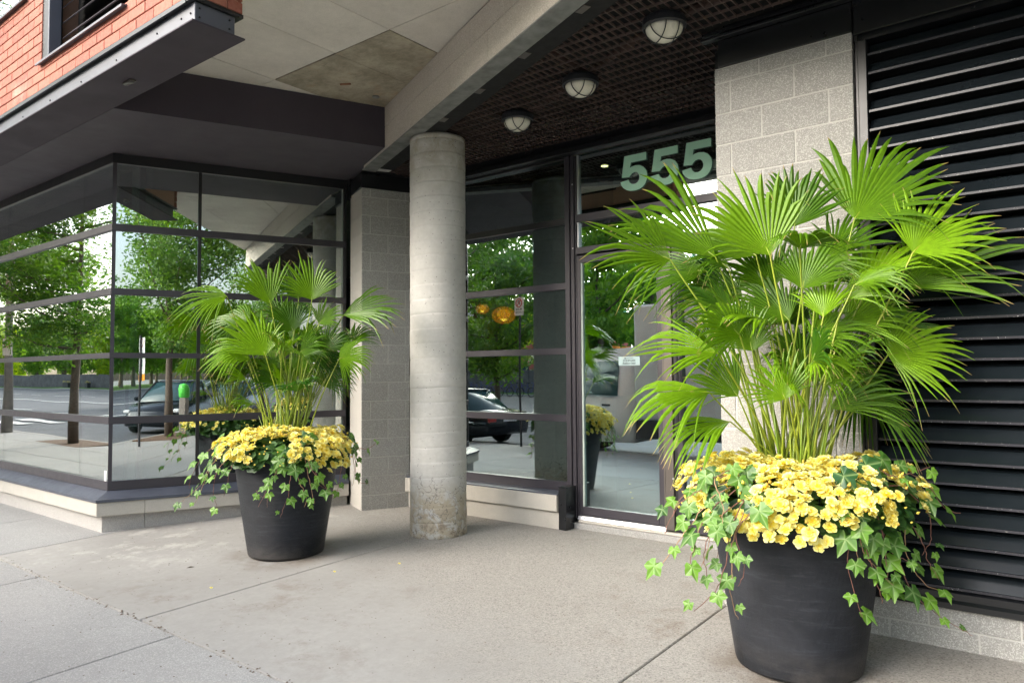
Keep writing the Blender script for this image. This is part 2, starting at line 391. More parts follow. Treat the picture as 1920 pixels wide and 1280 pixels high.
plain('pole_steel', (0.24, 0.22, 0.20), 0.6, var=0.15, scale=8)
plain('pole_dark', (0.03, 0.03, 0.035), 0.5)
plain('wall_far', (0.13, 0.12, 0.12), 0.85, var=0.3, scale=1.2)
plain('far_white', (0.55, 0.55, 0.56), 0.8)
plain('far_red', (0.45, 0.12, 0.10), 0.8)
plain('far_brick', (0.36, 0.20, 0.14), 0.85)
plain('car_dark', (0.018, 0.023, 0.030), 0.16, metal=0.4, var=0.03)
plain('car_silver', (0.14, 0.15, 0.16), 0.2, metal=0.5, var=0.03)
plain('van_white', (0.80, 0.80, 0.80), 0.3, var=0.03)
plain('van_box', (0.62, 0.62, 0.63), 0.5, var=0.04)
plain('car_glass', (0.03, 0.07, 0.08), 0.06)
plain('tyre', (0.014, 0.014, 0.014), 0.8)
plain('wheel_rim', (0.22, 0.22, 0.23), 0.35, metal=0.8)
plain('tail_red', (0.35, 0.02, 0.02), 0.3)
plain('headlight', (0.7, 0.72, 0.75), 0.15)
plain('plate_white', (0.7, 0.7, 0.72), 0.5)
plain('bike_blue', (0.06, 0.07, 0.25), 0.4)
plain('charger_green', (0.10, 0.62, 0.08), 0.4)
plain('soil', (0.035, 0.022, 0.015), 0.95)
plain('vine_stem', (0.22, 0.10, 0.075), 0.7, var=0.3, scale=20)
plain('vine_wood', (0.36, 0.22, 0.12), 0.7, var=0.3, scale=20)
plain('pendant_orange', (0.75, 0.30, 0.02), 0.5, emit=((1.0, 0.30, 0.008), 1.1))
plain('pendant_core', (1.0, 0.8, 0.3), 0.5, emit=((1.0, 0.55, 0.06), 3.0))
plain('downlight_lit', (1.0, 0.9, 0.7), 0.5, emit=((1.0, 0.75, 0.35), 4.5))
plain('lamp_silver', (0.42, 0.41, 0.36), 0.4, metal=0.3)

def glass_mat(name, tint, base, rough=0.0, ripple=0.0, gcol=(0.93, 0.97, 0.98)):
    m, t, b = nmat(name); t.nodes.remove(b)
    out = t.nodes['Material Output']
    tr = t.nodes.new('ShaderNodeBsdfTransparent'); tr.inputs[0].default_value = (*tint, 1)
    gl = t.nodes.new('ShaderNodeBsdfGlossy'); gl.inputs['Roughness'].default_value = rough; gl.inputs[0].default_value = (*gcol, 1)
    lw = t.nodes.new('ShaderNodeLayerWeight'); lw.inputs['Blend'].default_value = 0.5
    pw = N(t, 'Math', operation='POWER'); L(t, lw.outputs['Facing'], pw.inputs[0]); pw.inputs[1].default_value = 3.0
    fac = ramp(t, pw.outputs[0], 0, 1, base, 0.97)
    mx = t.nodes.new('ShaderNodeMixShader'); L(t, fac, mx.inputs[0]); L(t, tr.outputs[0], mx.inputs[1]); L(t, gl.outputs[0], mx.inputs[2])
    L(t, mx.outputs[0], out.inputs['Surface'])
    if ripple:
        bp = t.nodes.new('ShaderNodeBump'); bp.inputs['Strength'].default_value = 1.0; bp.inputs['Distance'].default_value = ripple
        L(t, noise_n(t, 1.3, 1, 0.4), bp.inputs['Height']); L(t, bp.outputs[0], gl.inputs['Normal'])
    return m
glass_mat('window_glass', (0.62, 0.74, 0.69), 0.50, ripple=0.0015)
glass_mat('entry_glass', (0.50, 0.60, 0.57), 0.34, ripple=0.0010, gcol=(0.86, 0.97, 1.0))
glass_mat('door_glass', (0.50, 0.62, 0.60), 0.52, ripple=0.0015, gcol=(0.78, 0.95, 1.0))

def shade_mat():
    m, t, b = nmat('pendant_shade'); out = t.nodes['Material Output']
    b.inputs['Base Color'].default_value = (0.6, 0.2, 0.01, 1); b.inputs['Emission Color'].default_value = (1.0, 0.28, 0.005, 1); b.inputs['Emission Strength'].default_value = 0.35
    tr = t.nodes.new('ShaderNodeBsdfTransparent'); mx = t.nodes.new('ShaderNodeMixShader'); mx.inputs[0].default_value = 0.5
    L(t, tr.outputs[0], mx.inputs[1]); L(t, b.outputs[0], mx.inputs[2]); L(t, mx.outputs[0], out.inputs['Surface'])
shade_mat()
def lens_mat():
    m, t, b = nmat('lamp_lens')
    b.inputs['Base Color'].default_value = (0.78, 0.76, 0.64, 1); b.inputs['Roughness'].default_value = 0.22
    b.inputs['Transmission Weight'].default_value = 0.12; b.inputs['IOR'].default_value = 1.3
    v = t.nodes.new('ShaderNodeTexWave'); v.inputs['Scale'].default_value = 28; v.inputs['Distortion'].default_value = 2.0
    L(t, wpos(t), v.inputs['Vector']); bump(t, b, v.outputs['Fac'], 0.35, 0.002)
lens_mat()

def louver_mat():
    m, t, b = nmat('louver_paint')
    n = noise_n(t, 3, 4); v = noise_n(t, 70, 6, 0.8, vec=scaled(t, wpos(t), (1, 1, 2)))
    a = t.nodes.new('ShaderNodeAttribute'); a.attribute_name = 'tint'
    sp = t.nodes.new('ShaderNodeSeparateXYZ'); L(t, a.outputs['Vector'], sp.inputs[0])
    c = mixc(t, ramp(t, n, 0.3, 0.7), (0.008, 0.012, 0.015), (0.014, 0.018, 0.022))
    edge = ramp(t, sp.outputs[0], 0.75, 1.0); c = mixc(t, edge, c, (0.040, 0.040, 0.048))  # lips and upper bends lighter: sky reflection put into the paint colour
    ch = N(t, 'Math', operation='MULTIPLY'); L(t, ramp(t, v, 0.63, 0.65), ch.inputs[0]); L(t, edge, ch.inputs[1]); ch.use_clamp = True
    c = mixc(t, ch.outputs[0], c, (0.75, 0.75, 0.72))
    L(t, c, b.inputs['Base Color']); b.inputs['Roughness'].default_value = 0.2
    b.inputs['Specular IOR Level'].default_value = 0.3
louver_mat()

def pot_mat():
    m, t, b = nmat('pot_resin')
    p = wpos(t)
    n1 = noise_n(t, 2.5, 6, 0.7, vec=scaled(t, p, (1, 1, 1.8)), dist=0.5); n2 = noise_n(t, 60, 4, 0.7)
    c = mixc(t, ramp(t, n1, 0.35, 0.7), (0.013, 0.015, 0.020), (0.030, 0.033, 0.042))
    c = mixc(t, ramp(t, noise_n(t, 1.1, 5, 0.6, dist=0.7), 0.55, 0.75, 0, 0.5), c, (0.058, 0.062, 0.074))
    n7 = noise_n(t, 5, 8, 0.8, vec=scaled(t, p, (1, 1, 9)))
    c = mixc(t, ramp(t, n7, 0.52, 0.70, 0, 0.55), c, (0.060, 0.065, 0.080))
    n8 = noise_n(t, 26, 5, 0.8); c = mixc(t, ramp(t, n8, 0.68, 0.74, 0, 0.5), c, (0.16, 0.15, 0.14))
    sepz = t.nodes.new('ShaderNodeSeparateXYZ'); L(t, p, sepz.inputs[0])
    dm = N(t, 'Math', operation='MULTIPLY'); L(t, ramp(t, sepz.outputs['Z'], 0.14, -0.04), dm.inputs[0]); L(t, ramp(t, n1, 0.35, 0.6), dm.inputs[1]); dm.use_clamp = True
    d3 = N(t, 'Math', operation='MULTIPLY'); L(t, dm.outputs[0], d3.inputs[0]); d3.inputs[1].default_value = 0.5
    c = mixc(t, d3.outputs[0], c, (0.14, 0.12, 0.10))
    L(t, c, b.inputs['Base Color']); b.inputs['Roughness'].default_value = 0.45; b.inputs['Specular IOR Level'].default_value = 0.24
    w = t.nodes.new('ShaderNodeTexWave'); w.wave_type = 'BANDS'; w.bands_direction = 'Z'; w.inputs['Scale'].default_value = 62
    w.inputs['Distortion'].default_value = 1.2; w.inputs['Detail'].default_value = 2; L(t, p, w.inputs['Vector'])
    w2 = t.nodes.new('ShaderNodeTexWave'); w2.wave_type = 'BANDS'; w2.bands_direction = 'X'; w2.inputs['Scale'].default_value = 70; L(t, p, w2.inputs['Vector'])
    ad = N(t, 'Math', operation='ADD'); L(t, w.outputs['Fac'], ad.inputs[0]); L(t, n2, ad.inputs[1])
    ad2 = N(t, 'Math', operation='MULTIPLY_ADD'); L(t, w2.outputs['Fac'], ad2.inputs[0]); ad2.inputs[1].default_value = 0.4; L(t, ad.outputs[0], ad2.inputs[2])
    bump(t, b, ad2.outputs[0], 0.8, 0.002)
pot_mat()

def leaf_mat(name, dark, light, tip=None, rough=0.38, trans=0.35, vein=None, objrand=True, spec=0.5):
    """tint.x runs 0..1 from dark to light leaf, tint.y is the browned tip, tint.z the vein"""
    m, t, b = nmat(name); out = t.nodes['Material Output']
    a = t.nodes.new('ShaderNodeAttribute'); a.attribute_name = 'tint'
    sp = t.nodes.new('ShaderNodeSeparateXYZ'); L(t, a.outputs['Vector'], sp.inputs[0])
    f = sp.outputs[0]
    if objrand:
        oi = t.nodes.new('ShaderNodeObjectInfo'); ad = N(t, 'Math', operation='ADD'); L(t, f, ad.inputs[0])
        L(t, ramp(t, oi.outputs['Random'], 0, 1, -0.22, 0.22), ad.inputs[1]); ad.use_clamp = True; f = ad.outputs[0]
    c = mixc(t, f, dark, light)
    c = mixc(t, ramp(t, noise_n(t, 40, 4), 0.3, 0.7, 0, 0.25), c, tuple(x * 0.6 for x in dark))
    if vein:
        pw = N(t, 'Math', operation='POWER'); L(t, sp.outputs[2], pw.inputs[0]); pw.inputs[1].default_value = 9
        mv = N(t, 'Math', operation='MULTIPLY'); L(t, pw.outputs[0], mv.inputs[0]); mv.inputs[1].default_value = 0.6
        c = mixc(t, mv.outputs[0], c, vein)
    if tip: c = mixc(t, sp.outputs[1], c, tip)
    L(t, c, b.inputs['Base Color']); b.inputs['Roughness'].default_value = rough; b.inputs['Specular IOR Level'].default_value = spec
    tl = t.nodes.new('ShaderNodeBsdfTranslucent'); hsn = t.nodes.new('ShaderNodeHueSaturation'); hsn.inputs['Value'].default_value = 1.5; hsn.inputs['Saturation'].default_value = 1.1
    L(t, c, hsn.inputs['Color']); L(t, hsn.outputs[0], tl.inputs[0])
    mx = t.nodes.new('ShaderNodeMixShader'); mx.inputs[0].default_value = trans
    L(t, b.outputs[0], mx.inputs[1]); L(t, tl.outputs[0], mx.inputs[2]); L(t, mx.outputs[0], out.inputs['Surface'])
    return m
leaf_mat('palm_leaf', (0.012, 0.072, 0.005), (0.23, 0.42, 0.012), tip=(0.42, 0.27, 0.13), rough=0.36, trans=0.28, objrand=False, spec=0.28)
leaf_mat('palm_stalk', (0.13, 0.22, 0.02), (0.36, 0.42, 0.04), rough=0.35, trans=0.0, objrand=True)
leaf_mat('ivy_leaf', (0.020, 0.085, 0.022), (0.17, 0.36, 0.03), rough=0.42, trans=0.25, vein=(0.36, 0.50, 0.20))
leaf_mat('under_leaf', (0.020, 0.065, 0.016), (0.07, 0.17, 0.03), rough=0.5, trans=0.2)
leaf_mat('petal', (0.87, 0.70, 0.045), (0.94, 0.93, 0.46), tip=(0.62, 0.26, 0.06), rough=0.6, trans=0.18, spec=0.25)
leaf_mat('tree_leaf', (0.050, 0.14, 0.020), (0.20, 0.36, 0.04), rough=0.6, trans=0.4, objrand=False)
leaf_mat('tree_leaf_yellow', (0.16, 0.30, 0.02), (0.48, 0.58, 0.04), rough=0.6, trans=0.4, objrand=False)
MT = MATS
PALM_LEAVES = {
 'R': [
  (-1.699, 3.478, 2.054, -1.912, 3.109, 2.198, 120, 0.75, 0.45, 0.12),
  (-1.534, 3.671, 2.074, -1.892, 3.432, 2.426, 80, 0.7, 0.35, 0.1),
  (-1.635, 3.786, 2.022, -1.979, 3.638, 2.063, 120, 0.5, 0.2, 0.2),
  (-1.275, 3.749, 2.065, -1.429, 3.668, 2.472, 140, 0.85, 0.6, 0.06),
  (-1.402, 3.902, 2.097, -1.675, 3.929, 2.309, 130, 0.6, 0.35, 0.15),
  (-1.25, 4.077, 2.261, -1.232, 4.137, 2.586, 150, 0.8, 0.15, 0.05),
  (-0.967, 4.171, 2.281, -0.702, 4.358, 2.7, 165, 0.85, 0.3, 0.06),
  (-0.7, 4.203, 2.076, -0.464, 4.311, 2.344, 175, 0.9, 0.75, 0.12),
  (-0.777, 4.406, 1.916, -0.303, 4.641, 2.139, 110, 0.6, 0.35, 0.12),
  (-0.891, 4.125, 1.922, -0.895, 4.485, 2.262, 140, 0.4, 0.8, 0.2),
  (-1.057, 3.876, 1.745, -1.098, 3.959, 1.957, 120, 0.8, 0.85, 0.1),
  (-1.15, 3.857, 1.894, -1.124, 3.927, 2.165, 170, 0.85, 0.3, 0.06),
  (-0.829, 4.194, 1.554, -0.548, 4.349, 1.619, 190, 0.85, 0.7, 0.12),
  (-1.362, 3.707, 1.577, -1.427, 3.704, 1.85, 170, 0.85, 0.35, 0.08),
  (-1.461, 3.502, 1.564, -1.73, 3.222, 1.623, 100, 0.55, 0.8, 0.12),
  (-1.563, 3.624, 1.366, -1.796, 3.311, 1.371, 110, 0.3, 0.6, 0.35),
  (-1.483, 3.696, 1.213, -1.657, 3.367, 1.199, 90, 0.3, 0.6, 0.4),
  (-1.187, 3.667, 1.335, -1.286, 3.641, 1.555, 190, 0.8, 0.6, 0.05),
  (-1.419, 3.649, 1.346, -1.578, 3.536, 1.573, 120, 0.75, 0.45, 0.06),
  (-1.093, 3.795, 1.521, -0.907, 3.815, 1.531, 230, 0.35, 0.75, 0.35),
  (-0.951, 4.237, 1.33, -0.719, 4.365, 1.189, 130, 0.45, 0.3, 0.35),
  (-1.07, 4.019, 1.276, -0.78, 4.113, 1.417, 90, 0.6, 0.35, 0.15),
  (-1.001, 4.318, 1.457, -1.012, 4.453, 1.188, 160, 0.5, 0.1, 0.3),
  (-1.081, 4.156, 2.091, -0.994, 4.272, 2.39, 150, 0.7, 0.2, 0.1),
  (-1.257, 3.972, 1.744, -1.464, 3.922, 1.986, 150, 0.7, 0.25, 0.1),
  (-1.003, 4.239, 1.717, -0.825, 4.562, 1.873, 150, 0.6, 0.2, 0.15),
  (-1.352, 4.015, 1.927, -1.475, 3.964, 2.228, 150, 0.7, 0.2, 0.1),
  (-1.128, 4.083, 1.601, -1.017, 4.092, 1.851, 150, 0.8, 0.3, 0.1),
  (-1.312, 3.802, 1.738, -1.507, 3.516, 1.8, 120, 0.4, 0.75, 0.2),
  (-0.991, 3.986, 1.841, -0.73, 4.057, 1.989, 110, 0.6, 0.8, 0.2),
  (-1.236, 4.067, 1.488, -1.296, 4.005, 1.748, 160, 0.8, 0.2, 0.1),
  (-1.495, 3.841, 1.865, -1.698, 3.68, 1.881, 120, 0.5, 0.4, 0.2),
  (-0.95, 4.413, 1.634, -0.665, 4.695, 1.752, 140, 0.6, 0.25, 0.2),
  (-1.141, 4.271, 1.458, -0.962, 4.531, 1.638, 150, 0.6, 0.2, 0.2),
  (-0.788, 4.521, 1.986, -0.561, 4.811, 2.299, 150, 0.7, 0.3, 0.2),
 ],
 'L': [
  (-5.827, 3.407, 2.153, -5.993, 3.024, 2.09, 150, 0.55, 0.6, 0.3),
  (-5.487, 3.617, 2.077, -5.609, 3.496, 2.497, 110, 0.85, 0.5, 0.06),
  (-5.252, 3.864, 2.116, -5.256, 3.837, 2.539, 160, 0.85, 0.5, 0.06),
  (-5.084, 4.068, 1.985, -4.65, 4.34, 2.12, 120, 0.5, 0.25, 0.15),
  (-5.36, 3.486, 1.634, -5.472, 3.376, 2.028, 150, 0.9, 0.8, 0.06),
  (-5.593, 3.489, 1.707, -5.816, 3.189, 1.63, 120, 0.5, 0.6, 0.25),
  (-5.044, 3.993, 1.608, -4.774, 4.138, 1.682, 190, 0.75, 0.45, 0.2),
  (-5.212, 3.907, 1.909, -5.071, 4.006, 2.124, 150, 0.7, 0.3, 0.15),
  (-5.444, 3.619, 1.493, -5.455, 3.599, 1.688, 160, 0.9, 0.2, 0.05),
  (-5.187, 3.94, 1.684, -5.059, 4.026, 1.94, 150, 0.8, 0.15, 0.08),
  (-5.472, 3.832, 1.857, -5.573, 3.737, 2.138, 170, 0.8, 0.15, 0.08),
  (-5.238, 3.643, 1.705, -5.054, 3.59, 1.821, 170, 0.4, 0.5, 0.3),
  (-5.57, 3.535, 1.223, -5.543, 3.297, 1.289, 70, 0.3, 0.5, 0.2),
  (-5.175, 4.022, 1.527, -5.123, 4.138, 1.317, 150, 0.5, 0.15, 0.2),
  (-5.469, 3.883, 2.141, -5.574, 3.844, 2.479, 150, 0.7, 0.2, 0.1),
  (-5.807, 3.625, 1.956, -6.204, 3.499, 2.018, 130, 0.6, 0.25, 0.2),
  (-5.3, 3.987, 1.529, -5.229, 4.162, 1.67, 150, 0.6, 0.2, 0.2),
  (-5.542, 3.771, 1.951, -5.731, 3.733, 2.243, 150, 0.7, 0.25, 0.2),
  (-5.384, 3.907, 1.763, -5.202, 3.911, 1.987, 150, 0.7, 0.35, 0.2),
  (-5.469, 3.674, 1.302, -5.171, 3.836, 1.482, 50, 0.5, 0.5, 0.2),
  (-5.875, 3.513, 1.86, -6.177, 3.539, 1.681, 130, 0.4, 0.2, 0.3),
  (-5.151, 4.218, 1.764, -5.15, 4.463, 1.967, 140, 0.5, 0.2, 0.2),
 ],
}
IVY_VINES = {
 'R': [
  [(-1.328, 3.502, 0.947), (-1.411, 3.312, 0.887), (-1.493, 3.192, 0.748), (-1.575, 3.135, 0.613), (-1.646, 3.084, 0.515)],
  [(-1.33, 3.438, 0.929), (-1.413, 3.251, 0.822), (-1.455, 3.163, 0.661), (-1.477, 3.151, 0.552)],
  [(-1.369, 3.47, 0.947), (-1.491, 3.312, 0.905), (-1.573, 3.251, 0.829), (-1.627, 3.216, 0.702)],
  [(-1.293, 3.406, 0.886), (-1.318, 3.266, 0.758), (-1.343, 3.256, 0.587), (-1.385, 3.229, 0.466), (-1.464, 3.172, 0.382)],
  [(-1.276, 3.358, 0.845), (-1.302, 3.255, 0.713), (-1.313, 3.256, 0.544), (-1.328, 3.276, 0.441), (-1.31, 3.321, 0.337)],
  [(-1.377, 3.527, 0.966), (-1.511, 3.422, 0.941), (-1.629, 3.398, 0.841), (-1.663, 3.376, 0.749)],
  [(-1.239, 3.324, 0.83), (-1.28, 3.233, 0.744), (-1.268, 3.289, 0.592), (-1.298, 3.297, 0.49)],
  [(-1.293, 3.406, 0.886), (-1.374, 3.22, 0.782), (-1.417, 3.194, 0.637), (-1.402, 3.213, 0.515)],
  [(-1.387, 3.453, 0.999), (-1.409, 3.31, 0.962), (-1.343, 3.24, 0.855), (-1.337, 3.189, 0.721)],
  [(-0.911, 3.769, 0.951), (-0.844, 3.572, 0.836), (-0.887, 3.548, 0.669), (-0.896, 3.614, 0.511), (-0.867, 3.711, 0.323)],
  [(-0.889, 3.783, 1.001), (-0.799, 3.671, 0.85), (-0.767, 3.707, 0.655), (-0.774, 3.775, 0.495), (-0.759, 3.857, 0.38)],
  [(-0.888, 3.664, 0.867), (-0.829, 3.591, 0.716), (-0.809, 3.681, 0.534), (-0.796, 3.763, 0.396)],
  [(-0.843, 3.887, 0.942), (-0.736, 3.916, 0.796), (-0.723, 3.938, 0.593), (-0.676, 4.046, 0.451), (-0.597, 4.112, 0.398)],
  [(-0.796, 3.868, 0.797), (-0.734, 3.867, 0.555), (-0.689, 3.975, 0.389), (-0.601, 4.115, 0.27), (-0.493, 4.206, 0.186)],
  [(-0.781, 4.061, 0.98), (-0.688, 4.202, 0.918), (-0.617, 4.33, 0.774), (-0.554, 4.382, 0.741)],
  [(-0.84, 3.885, 1.02), (-0.78, 3.871, 0.975), (-0.72, 3.982, 0.967), (-0.646, 4.168, 0.992)],
  [(-0.92, 3.702, 0.883), (-0.856, 3.567, 0.764), (-0.821, 3.642, 0.612), (-0.727, 3.815, 0.445)],
  [(-0.805, 3.921, 0.865), (-0.699, 4.08, 0.672), (-0.671, 4.173, 0.528), (-0.633, 4.209, 0.435)],
  [(-0.867, 3.619, 0.827), (-0.798, 3.653, 0.733), (-0.741, 3.794, 0.618), (-0.684, 3.971, 0.542)],
  [(-0.753, 4.024, 0.908), (-0.663, 4.166, 0.767), (-0.666, 4.236, 0.622), (-0.701, 4.213, 0.542)],
  [(-0.948, 3.547, 0.973), (-0.883, 3.503, 0.842), (-0.858, 3.528, 0.747), (-0.852, 3.58, 0.597)],
 ],
 'L': [
  [(-5.53, 3.317, 0.918), (-5.607, 3.199, 0.794), (-5.681, 3.15, 0.621), (-5.755, 3.102, 0.427)],
  [(-5.451, 3.317, 0.879), (-5.499, 3.161, 0.72), (-5.538, 3.14, 0.55), (-5.51, 3.171, 0.379)],
  [(-5.656, 3.343, 0.954), (-5.817, 3.223, 0.822), (-5.91, 3.159, 0.645), (-5.931, 3.149, 0.534)],
  [(-5.442, 3.265, 0.799), (-5.434, 3.215, 0.677), (-5.472, 3.194, 0.507)],
  [(-5.784, 3.37, 0.946), (-5.994, 3.347, 0.663), (-6.052, 3.308, 0.526), (-6.183, 3.213, 0.389)],
  [(-5.032, 3.58, 0.967), (-5.02, 3.474, 0.765), (-5.106, 3.387, 0.642), (-5.213, 3.339, 0.429)],
  [(-4.991, 3.551, 0.928), (-4.98, 3.471, 0.684), (-5.011, 3.469, 0.515), (-5.083, 3.447, 0.343)],
  [(-4.998, 3.607, 0.966), (-4.887, 3.578, 0.764), (-4.825, 3.635, 0.636), (-4.787, 3.736, 0.501)],
  [(-5.027, 3.527, 0.844), (-4.941, 3.518, 0.64), (-4.912, 3.573, 0.51), (-4.931, 3.562, 0.426)],
  [(-5.059, 3.5, 0.886), (-5.061, 3.405, 0.727), (-5.159, 3.352, 0.516), (-5.208, 3.311, 0.559)],
  [(-4.967, 3.636, 0.88), (-4.872, 3.618, 0.719), (-4.86, 3.661, 0.588), (-4.817, 3.839, 0.527)],
  [(-4.969, 4.015, 0.938), (-5.001, 4.128, 0.746), (-4.989, 4.147, 0.562), (-4.918, 4.205, 0.539)],
  [(-5.031, 4.094, 0.93), (-5.044, 4.163, 0.648), (-5.066, 4.153, 0.509)],
  [(-5.016, 4.111, 0.838), (-4.986, 4.263, 0.827), (-4.957, 4.347, 0.887)],
  [(-4.927, 3.925, 0.858), (-4.892, 3.898, 0.687), (-4.893, 3.845, 0.476)],
  [(-5.007, 3.538, 0.929), (-5.034, 3.434, 0.81), (-5.116, 3.371, 0.559), (-5.146, 3.367, 0.432)],
  [(-4.96, 3.58, 0.843), (-4.891, 3.582, 0.637), (-4.865, 3.614, 0.447)],
 ],
}
# ================================================================== GROUND
g = MB(); S = 420
g.poly([(-S, -S, -0.52), (S, -S, -0.52), (S, S, -0.52), (-S, S, -0.52)], [(0, 1, 2, 3)])
kind(g.build('ground', MT['far_ground']), 'structure')
g = MB(); g.poly([(-260, -33, -0.25), (200, -33, -0.25), (200, -15, -0.38), (-260, -15, -0.38), (200, -1.8, -0.36), (-260, -1.8, -0.36)], [(0, 1, 2, 3), (3, 2, 4, 5)])
kind(g.build('road', MT['asphalt']), 'structure')
g = MB()                                                   # bed under the paving slabs: dark joints show it
g.poly([(-70, -1.80, ground_z(-1.8) - .03), (40, -1.80, ground_z(-1.8) - .03), (40, 5.0, -.03), (-70, 5.0, -.03), (40, 7, -.03), (-70, 7, -.03)], [(0, 1, 2, 3), (3, 2, 4, 5)])
pav = kind(g.build('pavement', plain('joint_dirt', (0.13, 0.115, 0.095), 0.95, var=0.3, scale=30)), 'structure')
def slab(x0, x1, y0, y1, mat, clip=None):
    j = 0.004
    ys = [y0 + j] + [y for y in (5.0,) if y0 < y < y1] + [y1 - j]
    pts = []; F = []; b = MB(); c = 0.006
    for y in ys:
        z = ground_z(y)
        e = c if y in (ys[0], ys[-1]) else 0
        yi = y + (c if y == ys[0] else -c if y == ys[-1] else 0)
        pts += [(x0 + j, y, z - 0.035), (x0 + j, y, z - c), (x0 + j + c, yi, z), (x1 - j - c, yi, z), (x1 - j, y, z - c), (x1 - j, y, z - 0.035)]
    for i in range(len(ys) - 1):
        for k in range(5): a = i * 6 + k; F.append((a, a + 1, a + 7, a + 6)[::-1])
    F.append((0, 1, 2, 3, 4, 5)[::-1]); e = (len(ys) - 1) * 6; F.append((e, e + 1, e + 2, e + 3, e + 4, e + 5))
    F[:-2] = [tuple(f) for f in F[:-2]]
    b.poly(pts, F); o = b.build('paving_slab', mat, pav); return o
# entry apron (behind the building line) and the public walk in front of it
for x0, x1 in ((-7.56, -4.84), (-4.84, -1.88), (-1.88, 1.1), (1.1, 4.1), (4.1, 7.1)):
    slab(x0, x1, 2.25, 6.05, MT['entry_concrete'])
slab(-9.06, -7.56, 2.25, 3.6, MT['sidewalk_concrete']); slab(-12.1, -9.06, 2.25, 3.6, MT['sidewalk_concrete'])
for i in range(9): slab(-15.1 - 3 * i, -12.1 - 3 * i, 2.25, 3.6, MT['sidewalk_concrete'])
for iy, (y0, y1) in enumerate(((0.75, 2.25), (-0.45, 0.75), (-1.65, -0.45))):
    for i in range(26):
        x1 = 8.34 - 2.12 * i
        slab(x1 - 2.12, x1, y0, y1, MT['sidewalk_concrete'])
g = MB(); g.box(-70, 40, -1.83, -1.655, -0.5, ground_z(-1.65) + 0.004)
kind(g.build('kerb', MT['kerb_stone'], bevel=0.012), 'structure')
g = MB(); g.box(-260, 200, -33.3, -33.0, -0.5, -0.12); kind(g.build('far_kerb', MT['kerb_stone']), 'structure')
g = MB(); g.poly([(-260, -33.3, -0.13), (200, -33.3, -0.13), (200, -38, 0.05), (-260, -38, 0.05), (200, -90, 0.1), (-260, -90, 0.1)], [(1, 0, 3, 2), (2, 3, 4, 5)])
kind(g.build('park_lawn', MT['grass_green']), 'structure')
g = MB()
for k in range(24):                                        # crosswalk bars and lane dashes on the road
    g.poly([(-36 - .0, -4.2 - k * 1.15, -0.33 + 0), (-32, -4.2 - k * 1.15, -0.33), (-32, -3.6 - k * 1.15, -0.33), (-36, -3.6 - k * 1.15, -0.33)], [(0, 1, 2, 3)])
for k in range(40):
    x = -120 + k * 6
    for y in (-8.5, -21.5): g.poly([(x, y, -0.325), (x + 3, y, -0.325), (x + 3, y + .14, -0.325), (x, y + .14, -0.325)], [(0, 1, 2, 3)])
for y in (-15.0, -15.4): g.poly([(-200, y, -0.325), (120, y, -0.325), (120, y + .14, -0.325), (-200, y + .14, -0.325)], [(0, 1, 2, 3)])
kind(g.build('road_markings', MT['road_paint']), 'structure')

# ================================================================== BUILDING SHELL
BL = 2.25
# upper storeys (brick cladding laid brick by brick where the photograph shows it)
g = MB(); g.mat_i = 0
g.box(-40, -4.432, 2.345, 2.70, 5.25, 12.0)
g.box(-40, -9.0, 2.345, 2.70, 3.905, 5.248)
g.box(-4.43, 14, 2.4, 2.8, 4.45, 12.0)
tag(g.build('upper_facade', MT['brick_mortar']), 'red brick upper wall above the dark corner soffit', 'brick wall')
g = MB(); g.box(-40, 14, 2.81, 16, 4.46, 12); g.box(-40, -20.2, 3.4, 16, -0.4, 4.45); g.box(2.6, 14, 4.9, 16, -0.4, 4.13)
kind(g.build('building_core', MT['lobby_wall_dark']), 'structure')

# brick skin
bw = thing('brick_wall', 'red brick wall over the dark steel channel at the upper left corner', 'brick wall')
CB, BH = 0.0848, 0.0848; XR = -4.432
bk = MB(); bk.box(-9.0, XR - .012, 2.340, 2.66, 3.912, 4.125); bk.box(-9.0, -6.95, 2.340, 2.66, 4.125, 4.80); bk.box(-7.28, -6.95, 2.340, 2.66, 4.80, 5.25)
bk.box(-5.345, XR - .012, 2.340, 2.66, 4.125, 5.25)
bk.build('mortar', MT['brick_mortar'], bw)
def brick_mesh(w, d=0.03):
    b = MB(); b.box(0, w, 0, d, 0, BH - 0.009); return b.mesh('brick', MT['brick'], bevel=0.003)
bmesh_cache = {}
def put_brick(x0, x1, z, end=False):
    w = round(x1 - x0, 3)
    if w < 0.03: return
    if w not in bmesh_cache: bmesh_cache[w] = brick_mesh(w)
    o = link('brick', bmesh_cache[w], bw)
    o.location = (x0, 2.330 + random.uniform(-.0012, .0012), z)
for r in range(16):
    z = 3.908 + r * CB; off = 0.0 if r % 2 == 0 else 0.1285
    x = XR - off if off else XR
    segs = []
    if off: segs.append((XR - 0.1215, XR))
    while x > -8.9:
        segs.append((x - 0.25, x)); x -= 0.257
    for a, b_ in segs:
        # cut round the two openings
        holes = []
        if z > 4.10: holes.append((-6.945, -5.355))
        if z > 4.79: holes.append((-9.0, -7.285))
        parts = [(a, b_)]
        for h0, h1 in holes:
            np_ = []
            for p0, p1 in parts:
                if p1 <= h0 or p0 >= h1: np_.append((p0, p1))
                else:
                    if p0 < h0: np_.append((p0, h0))
                    if p1 > h1: np_.append((h1, p1))
            parts = np_
        for p0, p1 in parts: put_brick(p0, p1 - 0.0, z)
# the wall's return end
for r in range(16):
    z = 3.908 + r * CB
    cuts = (2.362, 2.45, 2.69) if r % 2 else (2.362, 2.575, 2.69)
    for y0, y1 in zip(cuts, cuts[1:]):
        e = MB(); e.box(XR - 0.03 + .0, XR, y0 + .004, y1 - .004, z, z + BH - 0.009); e.build('brick', MT['brick'], bw, bevel=0.003)
